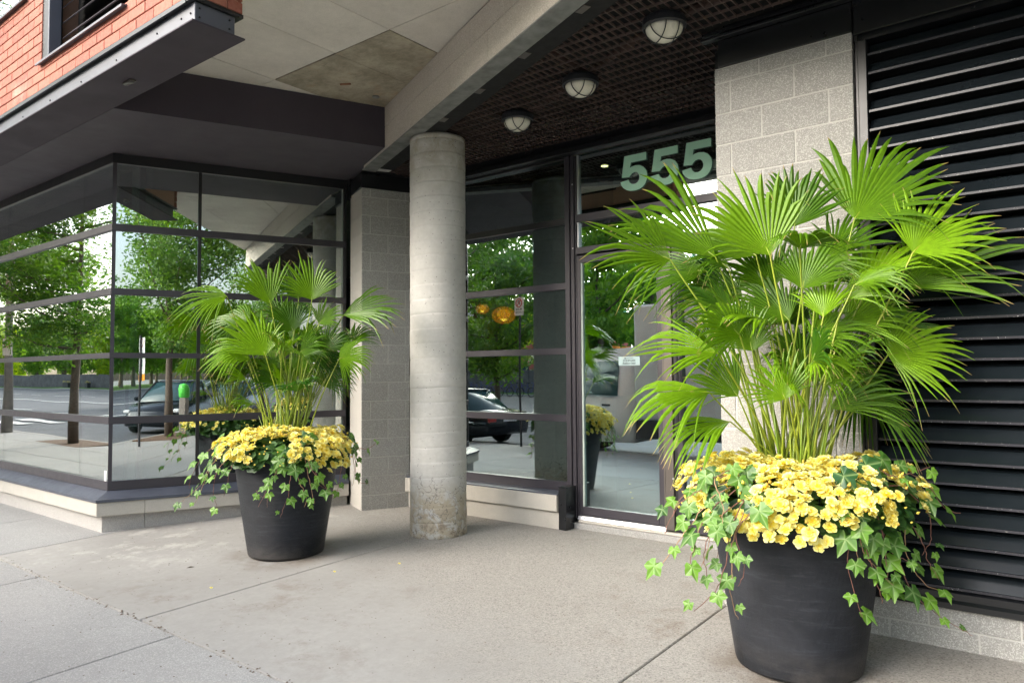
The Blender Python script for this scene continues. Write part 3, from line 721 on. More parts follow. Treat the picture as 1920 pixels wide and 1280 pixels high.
# louvred opening in the brick
lw = thing('louvred_window', 'black louvred opening set in the red brick wall above the soffit', 'louvred window')
g = MB(); g.box(-6.945, -6.80, 2.338, 2.44, 4.137, 5.3); g.build('jamb', MT['frame_dark'], lw, bevel=.004)
g = MB(); g.box(-6.80, -6.775, 2.326, 2.42, 4.137, 5.3); g.build('bead', MT['steel_paint'], lw, bevel=.003)
g = MB(); g.extrude([(0, 0), (-.055, -.012), (-.055, -.030), (-.045, -.030), (-.045, -.018), (0.06, -.010)], (-6.965, 2.345, 4.138), (-5.345, 2.345, 4.138), Vector((0, 1, 0))); g.build('sill', MT['steel_paint'], lw)
g = MB(); g.box(-6.775, -5.357, 2.55, 2.56, 4.13, 5.3); g.build('back_panel', MT['void_black'], lw)
for k in range(8):
    z = 4.17 + k * 0.135
    g = MB(); g.extrude([(0, 0), (0.008, -0.004), (0.10, 0.115), (0.092, 0.119)], (-6.70, 2.40, z), (-5.36, 2.40, z), Vector((0, 1, 0))); g.build('slat', MT['steel_paint'] if k < 0 else MT['frame_paint'], lw)
uw = thing('upper_window', 'dark framed window cut off by the top left corner of the picture', 'window')
g = MB(); g.box(-9.0, -7.285, 2.39, 2.45, 4.82, 4.90); g.box(-7.36, -7.285, 2.39, 2.45, 4.90, 5.3); g.box(-7.62, -7.575, 2.39, 2.45, 4.90, 5.3); g.build('frame', MT['frame_dark'], uw)
g = MB(); g.extrude([(0, 0), (-.055, -.012), (-.055, -.030), (0.06, -.010)], (-9.0, 2.345, 4.82), (-7.28, 2.345, 4.82), Vector((0, 1, 0))); g.build('sill', MT['frame_paint'], uw)
g = MB(); g.box(-9, -7.36, 2.415, 2.421, 4.9, 5.3); g.build('glass_pane', MT['window_glass'], uw)

# steel channel and its plates under the brick
ch = thing('steel_channel', 'grey steel channel with bolts carrying the brick corner', 'steel beam')
g = MB(); g.box(-40, -4.425, 2.327, 2.690, 3.876, 3.902); g.box(-40, -4.5, 2.322, 2.334, 3.868, 3.9018); g.build('shelf_angle', MT['black_steel'], ch, bevel=.002)
g = MB(); g.box(-40, -4.449, 2.360, 2.64, 3.742, 3.8755); g.build('channel', MT['steel_paint'], ch, bevel=.003)
g = MB(); g.box(-40, -4.418, 2.327, 2.700, 3.730, 3.7415); g.build('bottom_plate', MT['fascia_paint'], ch, bevel=.002)
bolt = MB(); bolt.lathe([(0.007, 0), (0.007, 0.006), (0.004, 0.008)], seg=8); boltm = bolt.mesh('bolt', MT['black_steel'])
for x in [-4.50, -4.62] + [-4.95 - .62 * i for i in range(12)]:
    link('bolt', boltm, ch, (x, 2.360, 3.80 + random.uniform(-.012, .012)), (PI / 2, 0, 0))
for y in (2.39, 2.60):
    for z in (3.78, 3.84): link('bolt', boltm, ch, (-4.449, y, z), (0, PI / 2, 0))
# small light fitting mark under the plate
fx = thing('fixture_bracket', 'small dusty metal bracket under the dark soffit plate', 'bracket')
g = MB(); g.box(-5.80, -5.66, 2.50, 2.545, 3.716, 3.7295); g.build('base_plate', MT['bronze_metal'], fx, bevel=.003)
g = MB(); g.tube([(-5.77, 2.52, 3.712), (-5.74, 2.49, 3.70), (-5.69, 2.50, 3.70), (-5.68, 2.535, 3.712)], .008, 6); g.build('loop', MT['galvanised'], fx)

# dark soffit over the corner windows + its upstand
EL = lambda s: Vector((-6.412, 2.701, 0)) + D2 * s            # edge line of the soffit
def on_edge(y): return EL((y - 2.701) / D2.y)
bx = on_edge(4.93)
sf = thing('soffit', 'flat dark painted soffit hanging above the corner windows', 'soffit')
g = MB(); g.prism([(-40, 2.702), (-6.412, 2.702), (bx.x, bx.y), (-5.98, 5.12), (-6.35, 5.32), (-6.72, 5.49), (-6.72, 7.0), (-40, 7.0)], 3.731, 3.76); g.build('soffit_panel', MT['soffit_paint'], sf)
g = MB(); a = on_edge(2.702); g.prism([(a.x, a.y), (bx.x, bx.y), (bx.x - .03, bx.y + .012), (a.x - .03, a.y + .012)], 3.7315, 4.137); g.build('upstand', MT['fascia_paint'], sf)
g = MB(); g.prism([(-40, 2.703), (-6.45, 2.703), (-6.45, 2.73), (-40, 2.73)], 3.761, 4.40); g.build('back_upstand', MT['fascia_paint'], sf)

# concrete ceiling: panels between board joints
cl = thing('concrete_ceiling', 'board marked concrete ceiling slab between soffit and beam', 'ceiling')
ZC = 4.138
def clip_poly(P, n, c):
    """keep the side where n.p >= c"""
    out = []
    for i in range(len(P)):
        a, b = P[i], P[(i + 1) % len(P)]; da = n[0] * a[0] + n[1] * a[1] - c; db = n[0] * b[0] + n[1] * b[1] - c
        if da >= 0: out.append(a)
        if (da >= 0) != (db >= 0):
            t = da / (da - db); out.append((a[0] + (b[0] - a[0]) * t, a[1] + (b[1] - a[1]) * t))
    return out
BM0 = Vector((-5.484, 4.888, 0)); BDIR = -B2                   # beam: from the wall out to the street, BDIR = (+.916,-.4)
xs = [-7.4, -6.45, -5.72, -4.85, -4.19, -3.3, -2.2, -1.1, 0.0, 1.1]; ysl = [2.2, 2.72, 3.79, 5.3]
for i in range(len(xs) - 1):
    for j_ in range(len(ysl) - 1):
        x0, x1 = xs[i], xs[i + 1]; y0, y1 = ysl[j_], ysl[j_ + 1]
        if j_ == 2 and x0 >= -5.73 and x1 <= -4.1 and x0 < -4.8: pass
        if j_ == 0 and x0 < -4.43:
            if x1 < -4.43: continue
            x0 = -4.43
        e = 0.0025 + (0.0015 * ((i * 7 + j_ * 3) % 3))
        P = [(x0 + e, y0 + e), (x1 - e, y0 + e), (x1 - e, y1 - e), (x0 + e, y1 - e)]
        P = clip_poly(P, (-D2.y * -1, -D2.x), (D2.y * a.x - D2.x * a.y))          # right of the upstand
        nb = Vector((-BDIR.y, BDIR.x, 0))                                         # points into the entry
        P = clip_poly(P, (-nb.x, -nb.y), -(nb.x * BM0.x + nb.y * BM0.y)) if P else P
        if len(P) < 3: continue
        st = (j_ == 2 and x0 >= -5.73 and x0 < -4.2)
        zo = 0.0 if not st else -0.004
        zo += random.uniform(0, .002)
        o = MB().prism(P, ZC + zo, ZC + 0.1).build('ceiling_panel', MT['stained_concrete'] if st else MT['ceiling_concrete'], cl)
        if st: o['label'] = 'mossy brown stained ceiling panel'
g = MB(); g.box(-6.45, -4.432, 2.72, 9, ZC + .101, ZC + .3); g.box(-4.43, 14, 2.2, 9, ZC + .101, ZC + .3); g.build('slab', MT['ceiling_concrete'], cl)
g = MB(); g.tube([(-5.33, 4.22, ZC - .004), (-5.245, 4.27, ZC - .006)], .012, 6); g.build('wood_plug', MT['rust_bolt'], cl)
g = MB(); g.lathe([(0.035, ZC - .012), (0.035, ZC)], c=(-5.31, 4.63), seg=12); g.build('cover_plate', MT['galvanised'], cl)

# concrete beam on the column, with its steel bearing plate
bmth = thing('concrete_beam', 'pale concrete beam running from column out over entrance', 'beam')
nb = Vector((-BDIR.y, BDIR.x, 0))
def bframe(g_, s0, s1, t0, t1, z0, z1): return g_.frame(BM0, BDIR, nb, s0, s1, t0, t1, z0, z1)
LB = 6.45
for (z0, z1, cuts) in ((3.702, 3.935, (0.0, 0.78, 1.66, 2.35, 3.2, 4.05, 4.9, 5.7, LB)), (3.939, 4.137, (0.0, 1.2, 2.05, 2.9, 3.8, 4.6, 5.5, LB))):
    for s0, s1 in zip(cuts, cuts[1:]):
        g = MB(); s00 = s0 - (0.0 if s0 else (0.70 if z0 < 3.8 else 0.02)); bframe(g, s00 + .0015, s1 - .0015, 0.0 + random.uniform(0, .0012), 0.30, z0, z1)
        g.build('beam_block', MT['beam_concrete'], bmth, bevel=.003)
g = MB(); bframe(g, -0.72, LB, .012, .29, 3.70, 4.13); g.build('beam_core', MT['mortar'], bmth)
g = MB(); bframe(g, -0.735, LB, -0.005, 0.145, 3.688, 3.7005); g.build('bearing_plate', MT['galvanised'], bmth, bevel=.002)
g = MB(); bframe(g, -0.6, LB, 0.147, 0.305, 3.6925, 3.6995); bframe(g, -0.6, LB, 0.291, 0.30, 3.72, 4.09); g.build('hanger_strip', MT['void_black'], bmth)
for k in range(9):
    s = 0.35 + .73 * k
    g = MB(); bframe(g, s, s + .10, 0.150, 0.20, 3.689, 3.6940); g.build('spacer', MT['bronze_metal'], bmth)

# ------------------------------------------------------------------ column
cm = MB(); prof = [(0.262, -0.03)]
z = 0.0
zz = []
while z < 3.66:
    zz.append(z); z += 0.135
prof = []
for i, z in enumerate(zz):
    r = 0.262 + 0.0012 * math.sin(i * 2.1)
    gq = random.uniform(.0014, .0036); dz = random.uniform(-.006, .006) if i else 0
    prof += [(r, z + 0.002 + dz if i else -0.03), (r + .0006, z + 0.02), (r + .0002, z + 0.115), (r - .0003, z + 0.1240), (r - gq, z + 0.1270)]
prof = [p for p in prof if p[1] < 3.684] + [(0.2615, 3.686)]
cm.lathe(prof, seg=96)
me = cm.mesh('concrete_column', MT['column_concrete'], smooth=True)
for v in me.vertices:                                  # spiral form-tube seams and slight unevenness
    q = math.atan2(v.co.y, v.co.x)
    if 0.05 < v.co.z < 3.6: v.co.z += 0.012 * math.sin(q + 1.2)
    n = noise.noise(Vector((v.co.x * 4, v.co.y * 4, v.co.z * 2))) * 0.002 + (noise.noise(v.co * 14) * 0.004 if v.co.z < 0.25 else 0)
    k = 1 + n / 0.26; v.co.x *= k; v.co.y *= k
o = link('concrete_column', me, None, (-4.815, 4.965, 0)); tag(o, 'round pale concrete column with worn patched foot', 'column')

# ------------------------------------------------------------------ block piers
def block(parent, org, u, w, a0, a1, z0, z1, mat, depth=0.02, proud=0.0, name='block'):
    g_ = MB(); g_.frame(Vector(org), u, w, a0 + .0050, a1 - .0050, -proud - .001, depth, z0 + .0050, z1 - .0050)
    return g_.build(name, MT[mat], parent, bevel=.0025)
PX0, PX1, PY = -1.893, -1.047, 4.570
pr = thing('block_pier', 'pale concrete block pier behind the large planter, beside the louvre', 'block pier')
X = Vector((1, 0, 0)); Y = Vector((0, 1, 0))
g = MB(); g.box(PX0 + .003, PX1 - .003, PY + .002, 5.83, -.02, 3.464); g.build('mortar', MT['mortar'], pr)
zs = [3.462] + [3.362 - .2045 * k for k in range(17)] + [-.02]
for k, (z1, z0) in enumerate(zip(zs, zs[1:])):
    j = [PX0, -1.590, -1.185, PX1] if k % 2 == 0 else [PX0, -1.79, -1.385, PX1]
    if k == 0: j = [PX0, -1.6, -1.195, PX1]
    for a0, a1 in zip(j, j[1:]):
        block(pr, (0, PY, 0), X, Y, a0 + (0 if a0 != PX0 else -.0050), a1 + (0 if a1 != PX1 else .0050), z0, z1, 'block', depth=0.03, proud=random.uniform(0, .001))
    for y0, y1 in ((4.603, 4.98), (4.98, 5.38), (5.38, 5.83)):
        for xx, uu in ((PX0, -1), (PX1, 1)):
            g = MB(); g.box(xx - .0005 if uu < 0 else xx - .018, xx + .018 if uu < 0 else xx + .0005, y0 + .003, y1 - .003, z0 + .004, z1 - .004); g.build('block', MT['block'], pr)
# middle pier (splayed)
P0 = Vector((-6.249, 5.251, 0))
pm = thing('block_pier', 'splayed concrete block pier half hidden behind the round column', 'block pier')
g = MB(); g.frame(P0, D2, B2, .002, .55, .002, .452, -.02, 3.528); g.build('mortar', MT['mortar'], pm)
zs = [3.528, 3.431] + [3.431 - .2045 * k for k in range(1, 17)] + [-.02]
for k, (z1, z0) in enumerate(zip(zs, zs[1:])):
    if z1 - z0 < .03: continue
    j = [0, .095, .50, .552] if k % 2 == 0 else [0, .297, .552]
    for a0, a1 in zip(j, j[1:]):
        block(pm, P0, D2, B2, a0 - (.0035 if a0 == 0 else 0), a1, z0, z1, 'block', depth=.02, proud=random.uniform(0, .001))
    g = MB(); q = P0; g.frame(q, B2, D2, .021, .450, -.0008, .018, z0 + .002, z1 - .002); g.build('block', MT['smooth_block'], pm)

# ------------------------------------------------------------------ black steel above the piers and doors
hd = thing('steel_header', 'black painted steel header framing the entrance recess', 'steel beam')
g = MB(); g.box(-1.83, 9, 4.572, 5.85, 3.6, 3.74); g.build('web', MT['black_steel'], hd)
g = MB(); g.box(-1.865, -1.045, 4.560, 4.571, 3.466, 3.640); g.build('face_plate', MT['black_steel'], hd, bevel=.003)
g = MB(); g.box(-1.035, 9, 4.556, 4.571, 3.44, 3.655); g.build('face_plate', MT['black_steel'], hd, bevel=.003)
g = MB(); g.box(-1.96, 9, 4.50, 4.5555, 3.641, 3.66); g.build('flange', MT['black_steel'], hd, bevel=.003)
g = MB(); g.box(-1.96, 9, 4.52, 4.5555, 3.680, 3.700); g.build('flange', MT['black_steel'], hd, bevel=.003)
g = MB(); g.box(-1.9, 9, 4.6, 4.9, 3.41, 3.599); g.build('lintel', MT['black_steel'], hd)
g = MB(); g.box(-6.0, -1.9, 5.80, 5.90, 3.585, 3.64); g.build('door_head', MT['black_steel'], hd, bevel=.004)
g = MB(); g.box(-6.0, -1.9, 5.86, 5.96, 3.64, 3.735); g.build('door_head', MT['black_steel'], hd, bevel=.004)
g = MB(); g.frame(P0, D2, B2, -.01, .62, -.012, .5, 3.530, 3.695); g.build('pier_cap', MT['black_steel'], hd, bevel=.004)
g = MB(); g.frame(P0 + B2 * 0.44, B2, D2, -0.02, .10, -.02, .3, 3.50, 3.728); g.build('pier_cap', MT['black_steel'], hd, bevel=.004)

# ------------------------------------------------------------------ egg-crate grille ceiling
gr = thing('grille_ceiling', 'dark rusty egg crate grille hung over the entrance', 'grille ceiling')
GX0, GX1, GY0, GY1, GZ0, GZ1 = -6.1, 2.4, 2.35, 5.86, 3.722, 3.741
BO = 0.235                                                     # grille starts this far in from the beam face
lamps = [(-2.063, 4.188), (-2.985, 4.635), (-3.842, 4.953)]
def inside_iv(fixed, axis):
    """interval of the bar that lies inside the entry side of the beam and clear of pier header"""
    c = nb.x * BM0.x + nb.y * BM0.y + BO
    if axis == 'x':                                            # bar along X at y=fixed:  nb.x*x + nb.y*fixed >= c
        x = (c - nb.y * fixed) / nb.x; return (max(GX0, x), GX1)
    y = (c - nb.x * fixed) / nb.y; return (max(GY0, y), GY1)
cnt = 0
y = GY1
while y > GY0:
    a0, a1 = inside_iv(y, 'x')
    if y > 4.50: a1 = min(a1, -1.95)
    if a1 - a0 > .05:
        g = MB(); g.box(a0, a1, y - .0028, y + .0028, GZ0 + .001, GZ1); g.build('grille_bar', MT['grille_paint'], gr); cnt += 1
    y -= 0.115
x = GX0 + .03
while x < GX1:
    a0, a1 = inside_iv(x, 'y')
    if x > -1.95: a1 = min(a1, 4.5)
    if a1 - a0 > .05:
        g = MB(); g.box(x - .0025, x + .0025, a0, a1, GZ0 + .0015, GZ1 - .001); g.build('grille_bar', MT['grille_paint'], gr); cnt += 1
    x += 0.056
g = MB(); bframe(g, -.5, 6.3, BO - .012, BO + .004, 3.715, 3.757); g.build('edge_angle', MT['rusty_steel'], gr)
for k in range(5):
    g = MB(); s = .05 + 1.05 * k; bframe(g, s, s + .09, BO - .05, BO + .05, 3.708, 3.7205); g.build('hanger_plate', MT['rusty_steel'], gr, bevel=.003)
g = MB(); g.box(-3.0, -2.96, 3.9, 5.8, 3.76, 3.80); g.build('carrier', MT['rusty_steel'], gr)
g = MB(); g.box(-4.7, -4.66, 4.9, 5.8, 3.76, 3.80); g.build('carrier', MT['rusty_steel'], gr)
g = MB(); g.box(-1.35, -1.31, 3.2, 4.5, 3.76, 3.80); g.build('carrier', MT['rusty_steel'], gr)
g = MB(); g.tube([(-5.6, 5.5, 3.85), (-4.0, 5.3, 3.84), (-2.5, 4.6, 3.85), (-0.5, 4.0, 3.85)], .03, 8); g.build('conduit', MT['rusty_steel'], gr)
g = MB(); q0 = BM0 + nb * .29 - BDIR * .7; q1 = BM0 + nb * .29 + BDIR * 6.4; g.poly([(q0.x, q0.y, 4.1), (q1.x, q1.y, 4.1), (9, 2.3, 4.1), (9, 6.2, 4.1), (-6.3, 6.2, 4.1)], [(0, 4, 3, 2, 1)]); g.build('backing', MT['void_black'], gr)
for (lx, ly), lab in zip(lamps, ('round caged lamp nearest the block pier on grille ceiling', 'middle round caged lamp on grille ceiling', 'round caged lamp beside column on grille ceiling')):
    t_ = thing('bulkhead_lamp', lab, 'lamp', 'bulkhead lamps under the grille', (lx, ly, 3.72), random.uniform(0, 3))
    g = MB(); g.lathe([(0.06, 0.01), (0.118, 0.0), (0.134, -0.012), (0.139, -0.03), (0.139, -0.062), (0.128, -0.072), (0.118, -0.068)], seg=40); g.build('housing', MT['lamp_black'], t_, smooth=False)
    g = MB(); g.lathe([(0.118 * math.cos(q), -0.066 - 0.085 * math.sin(q)) for q in [rad(a_) for a_ in (0, 12, 25, 38, 50, 62, 74, 86)]], seg=40); g.build('lens', MT['lamp_lens'], t_, smooth=True)
    g = MB(); g.lathe([(0.09, -0.060), (0.06, -0.09), (0.02, -0.1)], seg=20); g.build('reflector', MT['lamp_silver'], t_, smooth=True)
    for off in (-0.045, 0.045):
        for ax in (0, 1):
            pts = []
            for i in range(13):
                q = PI * i / 12; rr = math.sqrt(max(0, .126 ** 2 - off ** 2)); h = -0.064 - 0.096 * math.sin(q) * math.sqrt(1 - (off / .126) ** 2)
                p = (off, rr * math.cos(q), h - (.004 if ax else 0)); pts.append(p if ax == 0 else (p[1], p[0], p[2]))
            g = MB(); g.tube(pts, .0038, 6); g.build('cage_bar', MT['lamp_black'], t_)

# ------------------------------------------------------------------ corner window wall
# heights of the horizontal members (bottom, top)
MU = [(0.335, 0.428), (0.992, 1.065), (1.653, 1.706), (2.291, 2.357), (2.941, 3.012), (3.628, 3.728)]
CO = Vector((-7.702, 3.243, 0))
cw = thing('corner_window', 'dark framed corner window wall with five rows of reflecting glass', 'window')
LR = 2.395                                                       # length of return side
F2 = lambda g_, a0, a1, b0, b1, z0, z1: g_.frame(CO, D2, B2, a0, a1, b0, b1, z0, z1)
for i, (z0, z1) in enumerate(MU):
    m_ = 'frame_paint' if i < 5 else 'frame_dark'
    b = MB(); F2(b, .001, LR, .0, .07, z0, z1); b.build('transom', MT[m_], cw, bevel=.003)
    b = MB(); b.box(-40, CO.x - .001, CO.y + .001, CO.y + .07, z0, z1); b.build('transom', MT[m_], cw, bevel=.003)
for (z0, z1), (y0, y1) in zip(MU, MU[1:]):
    b = MB(); F2(b, 0.004, .04, .006, .05, z1, y0); b.build('corner_post', MT['frame_paint'], cw)
    b = MB(); F2(b, LR - .035, LR, .004, .07, z1, y0); b.build('end_post', MT['frame_dark'], cw)
    b = MB(); F2(b, .805, .838, .006, .075, z1, y0); b.build('mullion', MT['frame_dark'], cw)
    b = MB(); F2(b, LR - .052, LR - .036, .03, .05, z1, y0); b.build('glazing_bead', MT['mull_inner'], cw)
    for a0, a1 in ((.04, .805), (.838, LR - .052)):
        b = MB(); F2(b, a0, a1, .026, .034, z1 - .005, y0 + .005); b.build('glass_pane', MT['window_glass'], cw)
    for a0, a1 in ((CO.x - .735, CO.x - .01), (CO.x - 3.0, CO.x - .739), (CO.x - 5.6, CO.x - 3.004), (CO.x - 8.2, CO.x - 5.604), (CO.x - 13, CO.x - 8.204)):
        b = MB(); b.box(a0, a1, CO.y + .026, CO.y + .034, z1 - .005, y0 + .005); b.build('glass_pane', MT['window_glass'], cw)
    for xx in (CO.x - .737, CO.x - 3.002, CO.x - 5.602):
        b = MB(); b.box(xx - .006, xx + .006, CO.y + .034, CO.y + .044, z1, y0); b.build('silicone_joint', MT['frame_dark'], cw)
# sill flashing, coping and plinth
def flash(p0, p1, out):
    b = MB(); b.extrude([(0.0, .338), (.135, .268), (.150, .268), (.150, .246), (.145, .244), (.142, .259), (.0, .259)], p0, p1, out); return b
OUTS = Vector((0, -1, 0))
# mitre at the corner: intersection of the two offset lines
def corner_off(d):
    # point offset d outward from both faces
    # left face line: y = CO.y - d ; return face: CO + OUT2*d + D2*s
    s = (CO.y - d - (CO.y + OUT2.y * d)) / D2.y
    return Vector((CO.x + OUT2.x * d + D2.x * s, CO.y - d, 0))
def mitred(name, prof, mat, parent, bev=0.0, left_to=-40, right_to=LR, cutsL=(), cutsR=(), zoff=0):
    """profile (outward offset, z) wrapped round the corner as two runs cut into pieces"""
    n = len(prof)
    def ring(kind_, s):
        P = []
        for d, z_ in prof:
            c = corner_off(d)
            if kind_ == 'L': P.append(Vector((c.x if s is None else s, CO.y - d, z_)))
            else: P.append(Vector((c.x, c.y, z_)) if s is None else CO + OUT2 * d + D2 * s + Vector((0, 0, z_)))
        return P
    for kd, cuts, end in (('L', cutsL, left_to), ('R', cutsR, right_to)):
        st = [None] + list(cuts) + [end]
        for a_, b_ in zip(st, st[1:]):
            gap = .002
            A = ring(kd, a_ if a_ is None else (a_ - gap if kd == 'L' else a_ + gap)); Bq = ring(kd, b_ + gap if kd == 'L' else b_ - gap)
            b = MB(); F = [(i, n + i, n + (i + 1) % n, (i + 1) % n) for i in range(n)] + [tuple(range(n)), tuple(reversed(range(n, 2 * n)))]
            if kd == 'R': F = [tuple(reversed(f)) for f in F]
            b.poly(A + Bq, F); b.build(name, MT[mat], parent, bevel=bev)
mitred('sill_flashing', [(-.02, .334), (.0, .334), (.125, .275), (.143, .270), (.143, .244), (.138, .2435), (.132, .256), (-.02, .256)], 'flashing', cw, cutsL=(-8.35, -10.8, -13.2))
sill = thing('stone_sill', 'two course stone base under the corner windows', 'stone base')
mitred('coping_stone', [(-.05, .108), (.125, .108), (.130, .113), (.130, .238), (.125, .2425), (-.05, .2425)], 'limestone', sill, cutsL=(-8.95, -10.2, -11.6, -13), cutsR=(.335, 1.35))
mitred('base_stone', [(-.05, -.12), (.060, -.12), (.060, .1065), (-.05, .1065)], 'granite', sill, cutsL=(-8.72, -10.0, -11.4, -12.8), cutsR=(.335, 1.35))
st_ = thing('sticker', 'small white sticker with black scribble at window corner', 'sticker')
b = MB(); b.box(CO.x - .062, CO.x - .018, CO.y - .003, CO.y - .001, .43, .53)
o = b.build('paper', MT['sticker_white'], st_)
b = MB()
for i in range(5): b.tube([(CO.x - .05 + .004 * (i % 2), CO.y - .0045, .455 + .012 * i), (CO.x - .032, CO.y - .0045, .462 + .012 * i)], .0016, 4)
b.build('scribble', MT['ink_black'], st_)

# ------------------------------------------------------------------ entrance glazing
EY = 5.90
en = thing('entrance_glazing', 'dark framed glass wall beside the entrance door', 'window')
b = MB(); b.box(-6.05, -4.0, EY, EY + .09, .332, .42); b.build('transom', MT['frame_paint'], en, bevel=.003)
for z0, z1, m_ in ((.999, 1.068, 'frame_paint'), (1.652, 1.716, 'frame_paint'), (2.285, 2.352, 'frame_paint'), (2.925, 2.985, 'frame_dark'), (3.565, 3.60, 'frame_dark')):
    b = MB(); b.box(-6.05, -4.0, EY, EY + .09, z0, z1); b.build('transom', MT[m_], en, bevel=.003)
zr = [.42, .999, 1.068, 1.652, 1.716, 2.285, 2.352, 2.925, 2.985, 3.565]
for i in range(0, 10, 2):
    b = MB(); b.box(-6.05, -4.003, EY + .035, EY + .043, zr[i] - .004, zr[i + 1] + .004); b.build('glass_pane', MT['entry_glass'], en)
for a0, a1, y0 in ((-4.0, -3.945, EY - .004), (-3.942, -3.925, EY + .012), (-3.922, -3.892, EY - .004), (-3.889, -3.874, EY + .012)):
    b = MB(); b.box(a0, a1, y0, EY + .10, .09, 3.60 if a0 < -3.95 else 3.582); b.build('post', MT['frame_paint'], en, bevel=.0025)
b = MB(); b.box(-6.1, -6.05, EY, EY + .09, .3, 3.6); b.build('post', MT['frame_dark'], en)
# over-door panes
for z0, z1 in ((2.925, 2.998), (2.615, 2.680)):
    b = MB(); b.box(-3.873, -1.9, EY, EY + .09, z0, z1); b.build('transom', MT['frame_paint'], en, bevel=.003)
b = MB(); b.box(-3.86, -1.9, EY + .035, EY + .043, 2.994, 3.585); b.build('glass_pane', MT['entry_glass'], en)
b = MB(); b.box(-3.86, -1.9, EY + .035, EY + .043, 2.676, 2.929); b.build('glass_pane', MT['entry_glass'], en)
b = MB(); b.box(-3.862, -3.846, EY + .01, EY + .034, 2.676, 3.585); b.build('glazing_bead', MT['aluminium'], en)
for z in (2.675, 3.30): b = MB(); b.lathe([(.008, 0), (.006, .004)], seg=8); o = b.build('screw', MT['aluminium'], en); o.location = (-3.905, EY - .004, z); o.rotation_euler = (PI / 2, 0, 0)
# right-hand side of the door: pale post, second dark leaf
b = MB(); b.box(-2.975, -2.962, EY - .005, EY + .08, .10, 2.614); b.build('post', MT['bronze_metal'], en)
b = MB(); b.box(-2.955, -2.875, EY - .018, EY + .08, .10, 2.614); o = b.build('post', MT['bronze_metal'], en, bevel=.003); o['label'] = 'pale bronze door post with screws'
for z in (.55, .85, 1.05, 1.45, 1.62, 2.1): b = MB(); b.lathe([(.009, 0), (.007, .005)], seg=10); o = b.build('screw', MT['aluminium'], en); o.location = (-2.888 + .01 * (z < 1), EY - .019, z); o.rotation_euler = (PI / 2, 0, 0)
b = MB(); b.tube([(-2.884, EY - .019, 1.24), (-2.884, EY - .045, 1.24)], [.016, .014], 12); b.build('door_stop', MT['aluminium'], en)
b = MB(); b.box(-2.871, -2.845, EY, EY + .08, .10, 2.614); b.build('post', MT['frame_dark'], en)
b = MB(); b.box(-2.842, -2.79, EY - .006, EY + .07, .10, 2.60); b.build('post', MT['frame_paint'], en, bevel=.002)
b = MB(); b.tube([(-2.815, EY - .04, .95), (-2.815, EY - .04, 2.25)], .011, 8); b.tube([(-2.815, EY - .04, 1.0), (-2.815, EY, 1.0)], .008, 6); b.tube([(-2.815, EY - .04, 2.2), (-2.815, EY, 2.2)], .008, 6); b.build('pull_handle', MT['frame_dark'], en)
b = MB(); b.box(-2.788, -1.9, EY + .03, EY + .038, .2, 2.55); b.build('glass_pane', MT['door_glass'], en)
b = MB(); b.box(-2.79, -1.9, EY - .004, EY + .07, .10, .21); b.build('bottom_rail', MT['frame_paint'], en)
b = MB(); b.box(-2.79, -1.9, EY - .004, EY + .07, 2.54, 2.60); b.build('top_rail', MT['frame_paint'], en)
# sill under glazing
b = MB(); b.box(-6.05, -3.985, 5.71, EY, .322, .335); b.build('sill_flashing', MT['flashing'], en)
b = MB(); b.box(-3.984, -3.90, 5.725, EY + .0, .0, .40); b.build('end_cover', MT['black_steel'], en, bevel=.002)
es = thing('stone_sill', 'low stone base under the glazing between column and door', 'stone base')
b = MB(); b.box(-6.05, -5.2, 5.70, EY + .1, .168, .321); b.build('coping_stone', MT['limestone'], es, bevel=.006)
b = MB(); b.box(-5.196, -3.99, 5.70, EY + .1, .168, .321); b.build('coping_stone', MT['limestone'], es, bevel=.006)
b = MB(); b.box(-6.05, -3.986, 5.745, EY + .1, -.03, .167); b.build('base_stone', MT['limestone'], es, bevel=.003)
# threshold
th = thing('threshold', 'chipped concrete threshold with metal strip under the door', 'threshold')
b = MB(); b.box(-3.95, -1.9, 5.865, 6.3, -.02, .055); b.build('concrete_step', MT['sidewalk_concrete'], th, bevel=.006)
b = MB(); b.box(-3.87, -1.9, 5.88, 6.2, .0555, .082); b.build('concrete_step', MT['limestone'], th, bevel=.008)
b = MB(); b.extrude([(0, .083), (.0, .088), (.012, .118), (.09, .122), (.09, .083)], (-3.874, 5.885, 0), (-2.96, 5.885, 0), Vector((0, 1, 0))); b.build('metal_strip', MT['aluminium'], th)
for x in (-3.80, -3.58, -3.36, -3.14): b = MB(); b.lathe([(.006, 0), (.005, .003)], seg=8); o = b.build('screw', MT['ink_black'], th); o.location = (x, 5.887, .103); o.rotation_euler = (PI / 2, 0, 0)
# the door
dr = thing('glass_door', 'black framed glass entrance door with a small notice', 'door')
DY = EY + .012
b = MB(); b.box(-3.872, -3.832, DY, DY + .05, .125, 2.600); b.build('stile', MT['frame_paint'], dr, bevel=.003)
b = MB(); b.box(-3.030, -2.978, DY, DY + .05, .125, 2.600); b.build('stile', MT['frame_paint'], dr, bevel=.003)
b = MB(); b.box(-3.8318, -3.0302, DY, DY + .05, 2.530, 2.600); b.build('top_rail', MT['frame_paint'], dr, bevel=.003)
b = MB(); b.box(-3.8318, -3.0302, DY, DY + .05, .125, .207); b.build('bottom_rail', MT['frame_paint'], dr, bevel=.003)
b = MB(); b.box(-3.8318, -3.815, DY + .005, DY + .02, .2075, 2.529); b.build('glazing_bead', MT['mull_inner'], dr)
b = MB(); b.box(-3.815, -3.031, DY + .022, DY + .030, .2075, 2.529); b.build('glass_pane', MT['door_glass'], dr)
